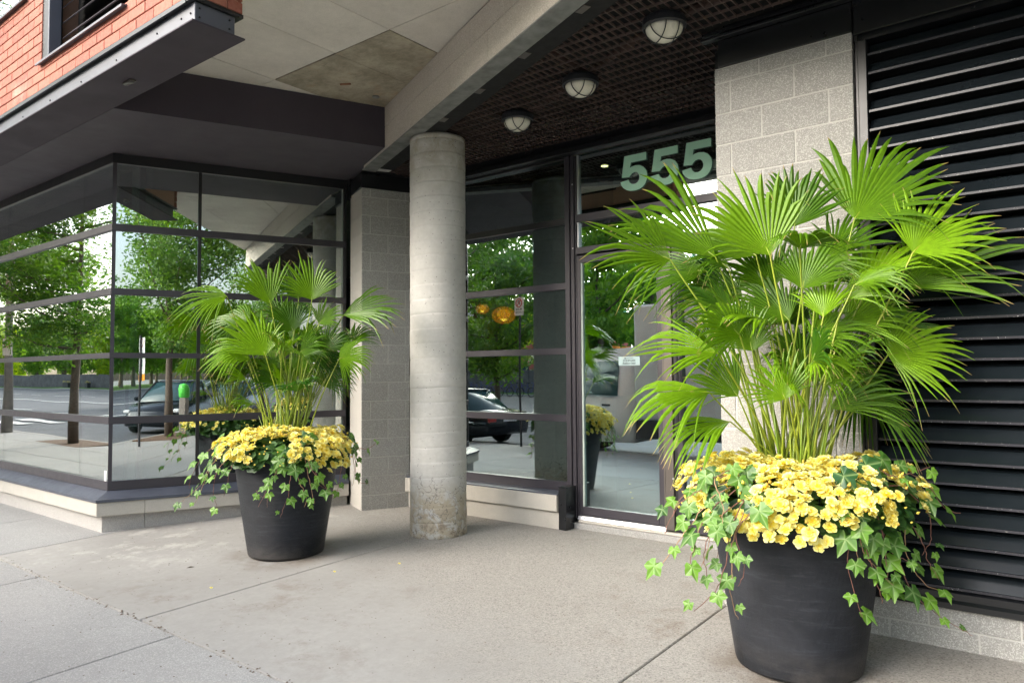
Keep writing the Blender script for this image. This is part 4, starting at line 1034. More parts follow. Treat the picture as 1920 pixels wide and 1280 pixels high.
def text_mesh(s, size, mat, name, parent, loc, rot, thick=.0008, squash=1.0):
    cu = bpy.data.curves.new(name, 'FONT'); cu.body = s; cu.size = size; cu.extrude = thick; cu.align_x = 'CENTER'; cu.align_y = 'CENTER'; cu.offset = size * .012
    to = bpy.data.objects.new('tmp', cu); C.objects.link(to)
    dg = bpy.context.evaluated_depsgraph_get(); me_ = bpy.data.meshes.new_from_object(to.evaluated_get(dg)); bpy.data.objects.remove(to)
    me_.materials.clear(); me_.materials.append(mat); me_.name = name
    o_ = link(name, me_, parent, loc, rot); o_.scale = (squash, 1, 1); return o_
nt_ = thing('door_notice', 'small pale notice with telephone lines stuck on the door glass', 'notice')
b = MB(); b.box(-3.436, -3.214, DY + .0185, DY + .0205, 1.537, 1.617); b.build('paper', MT['sticker_teal'], nt_)
b = MB(); b.box(-3.36, -3.285, DY + .017, DY + .0182, 1.600, 1.604); b.box(-3.372, -3.36, DY + .017, DY + .0182, 1.596, 1.608); b.build('rule', MT['ink_black'], nt_)
text_mesh('(514) 872-3434', .024, MT['ink_black'], 'lettering', nt_, (-3.325, DY + .0175, 1.581), (PI / 2, 0, 0), squash=.85)
text_mesh('Residence Chatel', .022, MT['ink_black'], 'lettering', nt_, (-3.325, DY + .0175, 1.556), (PI / 2, 0, 0), squash=.85)

# 555
five = [(.17, 1), (.92, 1), (.92, .79), (.39, .79), (.355, .635), (.44, .672), (.56, .685), (.70, .665), (.82, .60), (.91, .49), (.945, .36), (.93, .24), (.875, .13), (.79, .05), (.67, -.003), (.53, -.02), (.37, -.012), (.24, .025), (.12, .10), (.05, .19), (.02, .28),
        (.30, .315), (.34, .23), (.42, .175), (.52, .165), (.61, .195), (.665, .26), (.68, .345), (.655, .425), (.60, .485), (.52, .505), (.43, .485), (.365, .43), (.33, .385), (.07, .405)]
hn = thing('house_number', 'pale green number 555 on the glass above the door', 'number')
for k in range(3):
    b = MB(); x0 = -3.392 + .309 * k; n_ = len(five)
    P = [(x0 + px_ * .300, EY + .022, 3.146 + pz_ * .328) for px_, pz_ in five] + [(x0 + px_ * .300, EY + .027, 3.146 + pz_ * .328) for px_, pz_ in five]
    b.poly(P, [tuple(reversed(range(n_))), tuple(range(n_, 2 * n_))] + [(i, (i + 1) % n_, n_ + (i + 1) % n_, n_ + i) for i in range(n_)])
    me = b.mesh('digit', MT['digit_vinyl']); bm = bmesh.new(); bm.from_mesh(me); bmesh.ops.triangulate(bm, faces=bm.faces[:]); bmesh.ops.recalc_face_normals(bm, faces=bm.faces[:]); bm.to_mesh(me); bm.free()
    link('digit', me, hn)

# ------------------------------------------------------------------ louvre wall
lv = thing('louvre_wall', 'big black metal louvre behind the right planter', 'louvre')
LX0, LX1 = -1.030, 3.2
b = MB(); b.box(LX0, LX0 + .012, 4.566, 4.75, .2, 3.43); b.build('frame', MT['black_steel'], lv)
b = MB(); b.box(LX0 + .0125, LX0 + .062, 4.556, 4.60, .28, 3.40); b.build('frame', MT['black_steel'], lv, bevel=.004)
b = MB(); b.extrude([(0, .205), (-.03, .205), (-.03, .235), (-.012, .25), (-.012, .285), (.04, .30), (.04, .205)], (LX0, 4.57, 0), (LX1, 4.57, 0), Y)
b.build('bottom_frame', MT['black_steel'], lv)
b = MB(); b.box(LX0, LX1, 4.80, 4.82, .0, 3.6); b.build('back_panel', MT['void_black'], lv)
sl = MB()
prof = [(-.012, .0), (-.012, -.013), (.0, -.013), (.002, -.003), (.040, .048), (.040, .058), (.120, .100), (.118, .105), (.042, .064), (-.004, .001)]
pz = []
n = len(prof); xsn = 40; PP = []; FF = []; AT = []
for i in range(xsn + 1):
    x = LX0 + .064 + (LX1 - LX0 - .064) * i / xsn
    for k, (a_, z_) in enumerate(prof):
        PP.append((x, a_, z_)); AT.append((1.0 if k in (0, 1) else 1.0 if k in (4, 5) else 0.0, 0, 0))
for i in range(xsn):
    for k in range(n): FF.append((i * n + k, i * n + (k + 1) % n, (i + 1) * n + (k + 1) % n, (i + 1) * n + k))
FF += [tuple(reversed(range(n))), tuple(range(xsn * n, xsn * n + n))]
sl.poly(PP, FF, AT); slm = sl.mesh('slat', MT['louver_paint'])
bm = bmesh.new(); bm.from_mesh(slm); bmesh.ops.recalc_face_normals(bm, faces=bm.faces[:]); bm.to_mesh(slm); bm.free()
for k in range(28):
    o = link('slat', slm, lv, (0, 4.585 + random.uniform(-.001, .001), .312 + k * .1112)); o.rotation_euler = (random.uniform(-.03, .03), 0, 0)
b = MB(); b.lathe([(.02, 0), (.02, .3)], seg=12)
lwall = thing('block_wall', 'low pale block wall under the black louvre', 'block wall')
b = MB(); b.box(PX1 + .0, LX1, 4.574, 4.8, -.02, .204); b.build('mortar', MT['mortar'], lwall)
x = PX1 + .004
js0 = [PX1, -.934, -.509, -.104, .30, .705, 1.11, 1.515, 1.92, 2.325, 2.73, 3.135]; js1 = [PX1, -.740, -.325, .08, .485, .89, 1.295, 1.70, 2.105, 2.51, 2.915, 3.2]
for a0, a1 in zip(js0, js0[1:]): block(lwall, (0, 4.570, 0), X, Y, a0, a1, -.02, .089, 'block', depth=.03)
for a0, a1 in zip(js1, js1[1:]): block(lwall, (0, 4.570, 0), X, Y, a0, a1, .089, .203, 'block', depth=.03)

# ------------------------------------------------------------------ inside
ins = thing('lobby', 'dim lobby seen through the entrance glass', 'room')
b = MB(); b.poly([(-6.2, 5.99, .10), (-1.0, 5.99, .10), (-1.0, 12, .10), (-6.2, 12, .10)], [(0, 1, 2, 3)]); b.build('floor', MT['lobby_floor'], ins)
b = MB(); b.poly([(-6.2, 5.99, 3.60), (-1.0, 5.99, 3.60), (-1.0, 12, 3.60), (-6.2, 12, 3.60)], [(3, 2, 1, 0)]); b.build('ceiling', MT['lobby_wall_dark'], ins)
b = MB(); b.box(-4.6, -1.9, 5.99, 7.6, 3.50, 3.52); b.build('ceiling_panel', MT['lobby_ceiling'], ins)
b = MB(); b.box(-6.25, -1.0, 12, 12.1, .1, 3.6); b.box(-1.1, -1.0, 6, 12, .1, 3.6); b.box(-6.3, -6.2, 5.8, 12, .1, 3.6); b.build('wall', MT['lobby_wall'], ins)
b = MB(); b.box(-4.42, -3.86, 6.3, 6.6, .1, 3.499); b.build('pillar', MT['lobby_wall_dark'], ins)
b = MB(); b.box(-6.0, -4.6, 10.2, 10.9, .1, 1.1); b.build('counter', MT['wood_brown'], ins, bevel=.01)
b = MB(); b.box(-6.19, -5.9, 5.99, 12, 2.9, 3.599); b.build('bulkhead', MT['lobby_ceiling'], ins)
ins2 = thing('corner_room', 'dim room behind the corner windows', 'room')
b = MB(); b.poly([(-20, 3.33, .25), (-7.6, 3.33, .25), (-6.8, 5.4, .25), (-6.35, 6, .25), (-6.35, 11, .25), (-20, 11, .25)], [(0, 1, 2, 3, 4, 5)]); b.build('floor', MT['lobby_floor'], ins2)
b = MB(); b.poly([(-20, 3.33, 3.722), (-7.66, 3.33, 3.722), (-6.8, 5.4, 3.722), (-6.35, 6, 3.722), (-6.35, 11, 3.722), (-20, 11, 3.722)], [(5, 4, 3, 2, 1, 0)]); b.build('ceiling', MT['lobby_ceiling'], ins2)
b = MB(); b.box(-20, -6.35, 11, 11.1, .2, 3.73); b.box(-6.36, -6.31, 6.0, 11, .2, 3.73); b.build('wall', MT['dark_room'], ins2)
b = MB(); b.box(-20, -7.95, 3.62, 3.66, 3.05, 3.70); b.build('roller_blind', MT['blind_grey'], ins2)
b = MB(); b.frame(CO + B2 * .36, D2, B2, .38, 2.2, 0, .03, 3.02, 3.70); b.build('roller_blind', MT['blind_grey'], ins2)
b = MB(); b.frame(CO + B2 * .30, D2, B2, .18, .25, 0, .05, .26, 3.70); b.build('column', MT['mull_inner'], ins2)
b = MB(); b.frame(CO + B2 * .30, D2, B2, .26, .31, 0, .05, .26, 3.70); b.build('column', MT['frame_dark'], ins2)
b = MB(); b.box(-8.55, -8.42, 3.60, 3.72, .26, 3.70); b.build('column', MT['mull_inner'], ins2)
b = MB(); b.frame(CO + B2 * .5, D2, B2, 1.75, 2.1, 0, .3, .26, 3.7); b.build('column', MT['dark_room'], ins2)
def pendant(x, y, z, r, lab):
    t_ = thing('pendant_lamp', lab, 'lamp', 'orange pendant lamps in the lobby', (x, y, z))
    b = MB(); b.lathe([(r * math.sin(q) + .001, -r * .72 * math.cos(q)) for q in [PI * i / 14 for i in range(15)]], seg=24); b.build('shade', MT['pendant_shade'], t_, smooth=True)
    b = MB(); b.lathe([(r * .55 * math.sin(q) + .001, -r * .45 * math.cos(q) + .01) for q in [PI * i / 10 for i in range(11)]], seg=18); b.build('globe', MT['pendant_orange'], t_, smooth=True)
    b = MB(); b.lathe([(r * .30 * math.sin(q) + .001, -r * .25 * math.cos(q) - r * .25) for q in [PI * i / 8 for i in range(9)]], seg=16); b.build('bulb', MT['pendant_core'], t_, smooth=True)
    b = MB(); b.tube([(0, 0, r * .7), (0, 0, 3.58 - z)], .008, 6); b.build('cord', MT['lamp_black'], t_)
pendant(-5.95, 7.35, 2.225, .155, 'large glowing orange pendant lamp inside the lobby')
pendant(-6.01, 7.0, 2.285, .085, 'smaller glowing orange pendant lamp near the column')
dl = thing('downlight', 'small lit recessed downlight above the number 555', 'lamp', loc=(-3.68, 6.13, 3.4995))
b = MB(); b.box(-.075, .075, -.075, .075, -.006, .0); b.build('trim', MT['lamp_black'], dl)
b = MB(); b.lathe([(.034, -.010), (.034, -.0065)], seg=16); b.build('bulb', MT['downlight_lit'], dl)
# ================================================================== PLANTERS
def make_pot(P, lab):
    z0 = ground_z(P[1]) + .002
    t_ = thing('planter_pot', lab, 'planter', 'charcoal planters at the entrance', (P[0], P[1], z0))
    prof = [(.285, .0), (.308, .004), (.314, .02), (.345, .22), (.380, .46), (.412, .68), (.430, .82), (.434, .865), (.428, .875), (.405, .875), (.395, .85), (.390, .76)]
    b = MB(); b.lathe(prof, seg=72); me = b.mesh('shell', MT['pot_resin'], smooth=True)
    for v in me.vertices:
        n = noise.noise(Vector((v.co.x * 3 + P[0], v.co.y * 3, v.co.z * 4))) * .004
        r = math.hypot(v.co.x, v.co.y)
        if r > 0: v.co.x *= 1 + n / r; v.co.y *= 1 + n / r
    link('shell', me, t_)
    b = MB(); b.lathe([(.395, .77), (.2, .80), (.02, .81)], seg=32); b.build('soil', MT['soil'], t_)
    return t_
PR, PL_ = (-1.245, 3.95), (-5.45, 3.76)
make_pot(PR, 'large charcoal planter at the right, in front of the louvre')
make_pot(PL_, 'large charcoal planter by the corner window, left of the column')

# ---- fan palms
def fan_leaf(tip, nrm, spread, hue, droop, seed):
    """leaf blade with its hub at the origin; tip = vector to the middle tip"""
    rnd = random.Random(seed)
    Ln = tip.length; d = tip.normalized(); s = nrm.cross(d).normalized(); n = d.cross(s).normalized()
    if n.dot(nrm) < 0: n = -n; s = -s
    ns = max(10, int(spread / 5.9)); half = rad(spread) / 2
    b = MB(); T = [0.0, .12, .28, .45, .62, .78, .9, 1.0]
    split0 = rnd.uniform(.34, .50); th = half * 2 / ns
    asym = rnd.uniform(-.22, .22); fold = rnd.uniform(.08, .34); wavy = rnd.uniform(0, 6)
    i = 0
    for k in range(ns):
        a = -half + th * (k + .5)
        asy = 1 + asym * math.sin(a)
        rel = abs(a) / max(half, 1.2)
        ln = Ln * (1.0 - .36 * rel ** 1.5) * rnd.uniform(.90, 1.06) * asy
        sp = split0 + .10 * math.cos(a) + rnd.uniform(-.07, .05)
        if rnd.random() < .10: sp -= .16
        if abs(a) > half * .9: sp -= .18
        tipdroop = rnd.uniform(.02, .30) + droop * .9 + (.5 if rnd.random() < .12 else 0)
        side = rnd.uniform(-.09, .09)
        P = []; A = []
        for t in T:
            r = ln * t
            if t <= sp: hw = r * math.tan(th / 2) * 1.02
            else:
                w0 = ln * sp * math.tan(th / 2) * 1.02
                q = (t - sp) / (1 - sp); hw = w0 * (1 + .55 * q) * (1 - q ** 1.4) if q < .999 else 0
                hw = max(hw, .0006)
            pleat = min(hw * .6, .008) * (1 if t > 0 else 0)
            aa = a + side * max(0, t - sp) * 2
            c = d * math.cos(aa) + s * math.sin(aa); lat = -d * math.sin(aa) + s * math.cos(aa)
            g_ = t * t * droop * Ln * .55 + (max(0, t - sp) / (1 - sp)) ** 2 * tipdroop * Ln * .42
            base = c * r - Vector((0, 0, 1)) * g_ + n * (fold * abs(math.sin(aa)) * r * .9 + .012 * math.sin(a * 3 + wavy) * t)
            brown = max(0, (t - .93) / .07) if rnd.random() < .75 else 0
            yel = hue + rnd.uniform(-.05, .05) + .18 * (1 - t) ** 3
            for off, up, z_ in ((-hw, 0, 0), (0, pleat, 1), (hw, 0, 0)):
                P.append(base + lat * off + n * up); A.append((min(1, max(0, yel + (.10 if z_ else 0))), brown, 0))
        m = len(T)
        F = []
        for j in range(m - 1):
            for q in (0, 1): F.append((j * 3 + q, j * 3 + q + 1, j * 3 + q + 4, j * 3 + q + 3))
        b.poly(P, F, A)
    return b.mesh('leaf', MT['palm_leaf'])
def make_palm(key, P, lab, nfill, hmin, hmax, rfill):
    zb = ground_z(P[1]) + .80
    t_ = thing('fan_palm', lab, 'palm', 'fan palms in the planters', (P[0], P[1], zb))
    O = Vector((P[0], P[1], zb)); rnd = random.Random(11 + len(lab))
    camp = Vector((0, 0, 1.47))
    rows = [(Vector(r[:3]), Vector(r[3:6]), r[6], r[7], r[8], r[9]) for r in PALM_LEAVES[key]]
    for k in range(nfill):
        q = rnd.uniform(0, 2 * PI); h = rnd.uniform(hmin, hmax); rr = rfill * math.sqrt(rnd.random())
        hub = O + Vector((math.cos(q) * rr, math.sin(q) * rr, h))
        if hub.y > 4.42: hub.y = 4.42 - rnd.random() * .1
        out = Vector((math.cos(q), math.sin(q), rnd.uniform(.2, 1.2))).normalized()
        tp = hub + out * rnd.uniform(.28, .44)
        if tp.y > 4.50: tp.y = 4.50 - rnd.random() * .1
        rows.append((hub, tp, rnd.uniform(110, 170), rnd.uniform(.3, .8), rnd.uniform(.0, .7), rnd.uniform(.1, .5)))
    for i, (hub, tp, spread, facing, hue, droop) in enumerate(rows):
        hub = hub - O; tipv = (tp - O - hub) * ((1.22 if key == 'R' else 1.10) if i < len(PALM_LEAVES[key]) else 1.0)
        if O.y + hub.y + tipv.y > 4.53: tipv.y = 4.53 - O.y - hub.y
        toc = (camp - O - hub).normalized()
        nrm = (toc * facing + Vector((0, 0, 1)) * (1 - facing * .8) + Vector((rnd.uniform(-.2, .2), rnd.uniform(-.2, .2), 0))).normalized()
        q = rnd.uniform(0, 2 * PI); rr = .11 * math.sqrt(rnd.random())
        base = Vector((math.cos(q) * rr, math.sin(q) * rr, 0)) + Vector((hub.x, hub.y, 0)) * .10
        hgt = hub.z
        c1 = base + Vector((hub.x * .12, hub.y * .12, hgt * .45)); c2 = base.lerp(hub, .72) + Vector((0, 0, hgt * .06))
        pts = []
        for k in range(13):
            t = k / 12; pts.append(base * (1 - t) ** 3 + c1 * 3 * t * (1 - t) ** 2 + c2 * 3 * t * t * (1 - t) + hub * t ** 3)
        ext = tipv.normalized() * .05
        b = MB(); b.tube(pts + [hub + ext], [.0078 - .0042 * k / 12 for k in range(13)] + [.0015], 7)
        b.attr = [(hue * .6 + .3, 0, 0)] * len(b.v)
        b.build('leaf_stalk', MT['palm_stalk'], t_, smooth=True)
        o = link('leaf', fan_leaf(tipv, nrm, spread * .88, hue, droop, 100 + i), t_); o.location = hub
    # thin spear stalks and sheath fibres low in the clump
    for k in range(16):
        q = rnd.uniform(0, 2 * PI); rr = .13 * math.sqrt(rnd.random()); tip_ = Vector((math.cos(q) * (rr + .12), math.sin(q) * (rr + .12), rnd.uniform(.35, .75)))
        b = MB(); b.tube([(math.cos(q) * rr, math.sin(q) * rr, 0), Vector((math.cos(q) * rr, math.sin(q) * rr, 0)).lerp(tip_, .5), tip_], [.007, .006, .002], 6); b.attr = [(rnd.random() * .6, 0, 0)] * len(b.v)
        b.build('leaf_stalk', MT['palm_stalk'], t_, smooth=True)
    return t_
make_palm('R', PR, 'tall bright green fan palm rising from the large right planter', 32, .62, 1.3, .42)
make_palm('L', PL_, 'bright green fan palm rising from the planter left of the column', 22, .50, 1.0, .36)

# ---- begonias
def flower_mesh(seed):
    r = random.Random(seed); b = MB()
    for ring, (np_, Rr, lift, cup) in enumerate(((5, 1.0, .0, .35), (5, .72, .10, .65), (4, .42, .16, 1.0))):
        for k in range(np_):
            a = 2 * PI * (k + .5 * ring) / np_ + r.uniform(-.15, .15); w = (2 * PI / np_) * .62; L_ = Rr * r.uniform(.88, 1.08)
            P = []; A = []
            for ir, t in enumerate((0, .45, .8, 1.0)):
                for iw, u in enumerate((-1, 0, 1)):
                    ww = w * (.35 + .75 * t) * (1 - .55 * t ** 4)
                    rr = L_ * (t if t < 1 else (1.0 if u == 0 else .88))
                    q = a + u * ww * (1 if t > 0 else 0)
                    z = lift + cup * L_ * (t ** 1.6) * .85 - (.16 if u == 0 and t > .5 else 0) * L_ * .3 + (r.uniform(-.12, .12) if t > .7 else 0)
                    if t == 1.0: z -= .10 * L_
                    P.append((rr * math.cos(q), rr * math.sin(q), z)); A.append((max(0, min(1, t ** 1.7 - .06 * ring + (.0 if u else -.12) + r.uniform(-.08, .08))), .0, 0))
            F = [(i * 3 + j, i * 3 + j + 1, i * 3 + j + 4, i * 3 + j + 3) for i in range(3) for j in range(2)]
            b.poly(P, F, A)
    b.poly([(.10 * math.cos(q), .10 * math.sin(q), .25) for q in (0, 1.26, 2.5, 3.77, 5)] + [(0, 0, .33)], [(0, 1, 5), (1, 2, 5), (2, 3, 5), (3, 4, 5), (4, 0, 5)], [(.1, .25, 0)] * 6)
    me = b.mesh('flower', MT['petal'])
    me.polygons.foreach_set('use_smooth', [True] * len(me.polygons))
    return me
FLW = [flower_mesh(k) for k in range(7)]
def round_leaf_mesh():
    b = MB(); P = [(0, 0, 0)]; A = [(.5, 0, 1)]
    for k in range(12):
        q = 2 * PI * k / 12; rr = 1 + (.12 if k % 2 else -.05); P.append((rr * math.cos(q), rr * math.sin(q) * .8, .12 * math.cos(2 * q) + .1)); A.append((.4, 0, .6 if k % 2 else 0))
    b.poly(P, [(0, k + 1, (k + 1) % 12 + 1) for k in range(12)], A); return b.mesh('leaf', MT['under_leaf'])
RLM = round_leaf_mesh()
def dome(phi, u, R):
    """point and normal on the flower mound; u 0 centre .. 1 lower lip"""
    r = R * min(1.0, .16 + .98 * u ** .8); z = 1.035 - .03 * u - .19 * max(0, u - .45) ** 1.5 * 2.2
    z2 = 1.035 - .03 * (u + .05) - .19 * max(0, u - .40) ** 1.5 * 2.2; r2 = R * min(1.02, .16 + .98 * (u + .05) ** .8)
    tn = Vector((r2 - r + .004, 0, z2 - z)).normalized(); nn = Vector((-tn.z, 0, tn.x))
    c, s_ = math.cos(phi), math.sin(phi)
    return Vector((r * c, r * s_, z)), Vector((nn.x * c, nn.x * s_, nn.z))
def orient(o, nrm, spin, s):
    q = nrm.to_track_quat('Z', 'Y'); o.rotation_mode = 'QUATERNION'
    from mathutils import Quaternion
    o.rotation_quaternion = q @ Quaternion((0, 0, 1), spin); o.scale = (s, s, s)
def begonia(P, lab, gaps, n, seed, R, low):
    z0 = ground_z(P[1]); rnd = random.Random(seed)
    t_ = thing('begonia_plant', lab, 'flowers', 'yellow begonias in the planters', (P[0], P[1], z0))
    cam_phi = math.atan2(-P[1], -P[0])
    made = 0; tries = 0; pts = []
    while made < n and tries < 30000:
        tries += 1
        phi = cam_phi + rnd.gauss(0, .95) if rnd.random() < .88 else rnd.uniform(-PI, PI)
        u = rnd.uniform(.02, 1.0) ** .8
        rel = math.atan2(math.sin(phi - cam_phi), math.cos(phi - cam_phi))       # + = clockwise seen from above
        hang = low(rel)
        u *= hang
        if any(abs(rel - g0) < gw and u > gu for g0, gw, gu in gaps): continue
        p, nn = dome(phi, min(u, 1.25), R)
        if u > 1.0: p.z -= (u - 1.0) * .35
        clump = noise.noise(Vector((p.x * 5 + seed, p.y * 5, p.z * 5)))
        if clump < -.50: continue
        p += nn * (clump * .07 + rnd.uniform(-.025, .03))
        if P[1] + p.y > 4.52: continue
        md = .037
        if any((p - q).length < md for q in pts[-400:]): continue
        pts.append(p)
        o = link('flower', FLW[rnd.randrange(7)], t_, p)
        nn = (nn + Vector((rnd.uniform(-.45, .45), rnd.uniform(-.45, .45), rnd.uniform(-.1, .35)))).normalized()
        orient(o, nn, rnd.uniform(0, 6.28), rnd.uniform(.030, .045) * (.95 if rnd.random() > .15 else .6)); made += 1
    # the smaller blooms packed between the large ones, past the counted limit
    fm = MB()
    for k in range(260):
        phi = cam_phi + rnd.gauss(0, 1.1); u = rnd.uniform(.02, 1.0) ** .75; rel = math.atan2(math.sin(phi - cam_phi), math.cos(phi - cam_phi)); u *= low(rel)
        if any(abs(rel - g0) < gw and u > gu for g0, gw, gu in gaps): continue
        p, nn = dome(phi, min(u, 1.25), R)
        if u > 1.0: p.z -= (u - 1.0) * .35
        if noise.noise(Vector((p.x * 5 + seed, p.y * 5, p.z * 5))) < -.40 or P[1] + p.y > 4.5: continue
        p -= nn * rnd.uniform(.0, .03); nn = (nn + Vector((rnd.uniform(-.6, .6), rnd.uniform(-.6, .6), rnd.uniform(-.2, .3)))).normalized()
        me = FLW[rnd.randrange(7)]; s = rnd.uniform(.022, .038); Mx = nn.to_track_quat('Z', 'Y').to_matrix() @ Matrix.Rotation(rnd.uniform(0, 6), 3, 'Z')
        at = me.attributes['tint'].data
        fm.poly([p + Mx @ (v.co * s) for v in me.vertices], [tuple(q.vertices) for q in me.polygons], [tuple(at[i].vector) for i in range(len(me.vertices))])
    for k in range(150):
        phi = cam_phi + rnd.gauss(0, 1.1); u = rnd.uniform(.1, 1.08); p, nn = dome(phi, u, R); p += nn * rnd.uniform(.01, .035)
        if P[1] + p.y > 4.5: continue
        s = rnd.uniform(.006, .011); t0 = nn.orthogonal().normalized() * s; t1 = nn.cross(t0)
        fm.poly([p + t0, p + t1, p - t0, p - t1, p + nn * s * 1.6, p - nn * s * 1.2], [(0, 1, 4), (1, 2, 4), (2, 3, 4), (3, 0, 4), (1, 0, 5), (2, 1, 5), (3, 2, 5), (0, 3, 5)], [(.3, rnd.choice((0, 0, .5)), 0)] * 6)
    kind(fm.build('small_flowers', MT['petal'], t_, smooth=True), 'stuff')
    # foliage mass beneath
    b = MB()
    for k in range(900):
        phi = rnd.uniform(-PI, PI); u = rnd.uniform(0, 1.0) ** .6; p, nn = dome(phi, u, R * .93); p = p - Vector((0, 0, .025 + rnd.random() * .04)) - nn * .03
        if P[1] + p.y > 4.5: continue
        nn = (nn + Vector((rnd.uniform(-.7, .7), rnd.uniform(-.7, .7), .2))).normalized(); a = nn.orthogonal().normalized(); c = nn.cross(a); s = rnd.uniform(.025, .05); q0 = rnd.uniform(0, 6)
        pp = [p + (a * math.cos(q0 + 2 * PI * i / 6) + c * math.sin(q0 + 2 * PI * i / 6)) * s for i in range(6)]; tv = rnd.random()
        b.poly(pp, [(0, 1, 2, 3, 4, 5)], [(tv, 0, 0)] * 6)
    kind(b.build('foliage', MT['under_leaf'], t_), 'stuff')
    return t_, pts
begonia(PR, 'mound of yellow begonias covering the rim of right planter', [(1.05, .28, .62), (-1.15, .22, .70), (.55, .10, .95)], 300, 3, .600, lambda r_: 1.0 + (.12 if -.25 < -r_ < .75 else .02))
begonia(PL_, 'mound of yellow begonias covering the rim of left planter', [(-.25, .30, .42), (1.6, .3, .6), (-1.3, .15, .8)], 290, 8, .560, lambda r_: 1.0 + (.12 if r_ > .45 and r_ < 1.2 else .0))

# ---- ivy
def ivy_leaf_mesh(seed):
    r = random.Random(seed); b = MB()
    # lobes: (angle from the stalk side, length)
    lob = [(-152, .62), (-68 - r.uniform(-6, 6), .98), (-2, 1.30), (66, .96), (152, .62)]
    out = []
    for i, (a, l) in enumerate(lob):
        out.append((a, l, 1)); 
        if i < 4:
            a2, l2 = lob[i + 1]; out.append(((a + a2) / 2 - (a2 - a) * .13, .74 if i in (1, 2) else .70, .35)); out.append(((a + a2) / 2 + (a2 - a) * .05, .64, 0)); out.append(((a + a2) / 2 + (a2 - a) * .2, .76, .35))
    out.append((180, .22, 0))
    P = [(0, 0, 0)]; A = [(.5, 0, 1)]
    for a, l, v in out:
        q = rad(a); z = -.16 * l * l + (.06 if v < .5 else 0) + r.uniform(-.02, .02)
        P.append((l * math.cos(q) * .5, l * math.sin(q) * .5, z * .5)); A.append((.5, 0, v))
    n = len(out)
    b.poly(P, [(0, i + 1, (i + 1) % n + 1) for i in range(n)], A)
    return b.mesh('leaf', MT['ivy_leaf'])
IVY = [ivy_leaf_mesh(k) for k in range(6)]
# pale young leaves share the shape with a lighter tint
def tinted(me, v):
    m2_ = me.copy(); at = m2_.attributes['tint']
    for d_ in at.data: d_.vector = (v, d_.vector[1], d_.vector[2])
    return m2_
IVYT = [[tinted(m_, v) for m_ in IVY] for v in (.12, .38, .62, .95)]
def ivy(key, P, lab, seed, spacing, smin, smax, extra):
    z0 = ground_z(P[1]); rnd = random.Random(seed)
    t_ = thing('ivy_plant', lab, 'ivy', 'ivy hanging over the planters', (P[0], P[1], z0)); O = Vector((P[0], P[1], z0)); camp = Vector((0, 0, 1.47))
    vines = [[Vector(p) - O for p in v] for v in IVY_VINES[key]]
    for phi0, n in extra:                                     # a few more round the back
        for k in range(n):
            q = phi0 + rnd.uniform(-.35, .35); ps = []
            for i in range(5): rr = .38 + .05 * i + rnd.uniform(-.02, .02) - (.04 if i > 2 else 0); ps.append(Vector((math.cos(q) * rr, math.sin(q) * rr, .84 - .02 * i - .02 * i * i * 1.2)))
            vines.append(ps)
    tot = 0
    for iv, v in enumerate(vines):
        pts = []
        for i in range(len(v) - 1):
            p0 = v[max(i - 1, 0)]; p1 = v[i]; p2 = v[i + 1]; p3 = v[min(i + 2, len(v) - 1)]
            for k in range(7):
                t = k / 7; pts.append(.5 * ((2 * p1) + (p2 - p0) * t + (2 * p0 - 5 * p1 + 4 * p2 - p3) * t * t + (3 * p1 - p0 - 3 * p2 + p3) * t ** 3))
        pts.append(v[-1])
        start = Vector((v[0].x * .55, v[0].y * .55, max(v[0].z - .03, .84))); pts = [start] + pts
        jit = [p + Vector((rnd.uniform(-.004, .004), rnd.uniform(-.004, .004), rnd.uniform(-.004, .004))) for p in pts]
        b = MB(); b.tube(jit, [.0032 - .0018 * i / len(jit) for i in range(len(jit))], 5)
        vine = b.build('vine', MT['vine_wood'] if iv % 4 == 0 else MT['vine_stem'], t_, smooth=True)
        # leaves along it
        acc = 0; cum = 0; length = sum((jit[i + 1] - jit[i]).length for i in range(len(jit) - 1)); sgn = 1
        for i in range(1, len(jit)):
            acc += (jit[i] - jit[i - 1]).length; cum += (jit[i] - jit[i - 1]).length
            if acc >= spacing and tot < 300:
                acc = 0; sgn = -sgn; f = cum / length
                tn = (jit[i] - jit[i - 1]).normalized(); outw = Vector((jit[i].x, jit[i].y, .25)).normalized(); sd = tn.cross(outw).normalized()
                pos = jit[i] + sd * sgn * rnd.uniform(.015, .045) + outw * rnd.uniform(.0, .035) + Vector((0, 0, rnd.uniform(-.015, .015)))
                if O.y + pos.y > 4.54: pos.y = 4.54 - O.y
                toc = (camp - O - pos).normalized()
                nrm = (outw * .75 + toc * .55 + Vector((rnd.uniform(-.45, .45), rnd.uniform(-.45, .45), rnd.uniform(-.1, .5)))).normalized()
                dirn = (tn * .3 + sd * sgn * rnd.uniform(.2, .8) + Vector((0, 0, -.9)))
                dirn = (dirn - nrm * dirn.dot(nrm)).normalized(); yv = nrm.cross(dirn)
                size = rnd.uniform(smin, smax) * (1.1 - .42 * f)
                lvl = min(3, max(0, int(rnd.gauss(.6 + 2.6 * f, .8))))
                o = link('leaf', IVYT[lvl][rnd.randrange(6)], vine)
                Mx = Matrix((dirn, yv, nrm)).transposed(); o.rotation_euler = Mx.to_euler(); o.location = pos; o.scale = (size, size * rnd.uniform(.85, 1.1), size); tot += 1
    return t_
cR = math.atan2(-PR[1], -PR[0]); cL = math.atan2(-PL_[1], -PL_[0])
ivy('R', PR, 'ivy trailing over both sides of the large right planter', 21, .115, .175, .066, [(cR + 2.2, 2), (cR - 2.2, 2)])
ivy('L', PL_, 'ivy trailing over the planter beside the corner window', 22, .105, .160, .066, [(cL + 2.2, 3), (cL + 3.1, 3)])

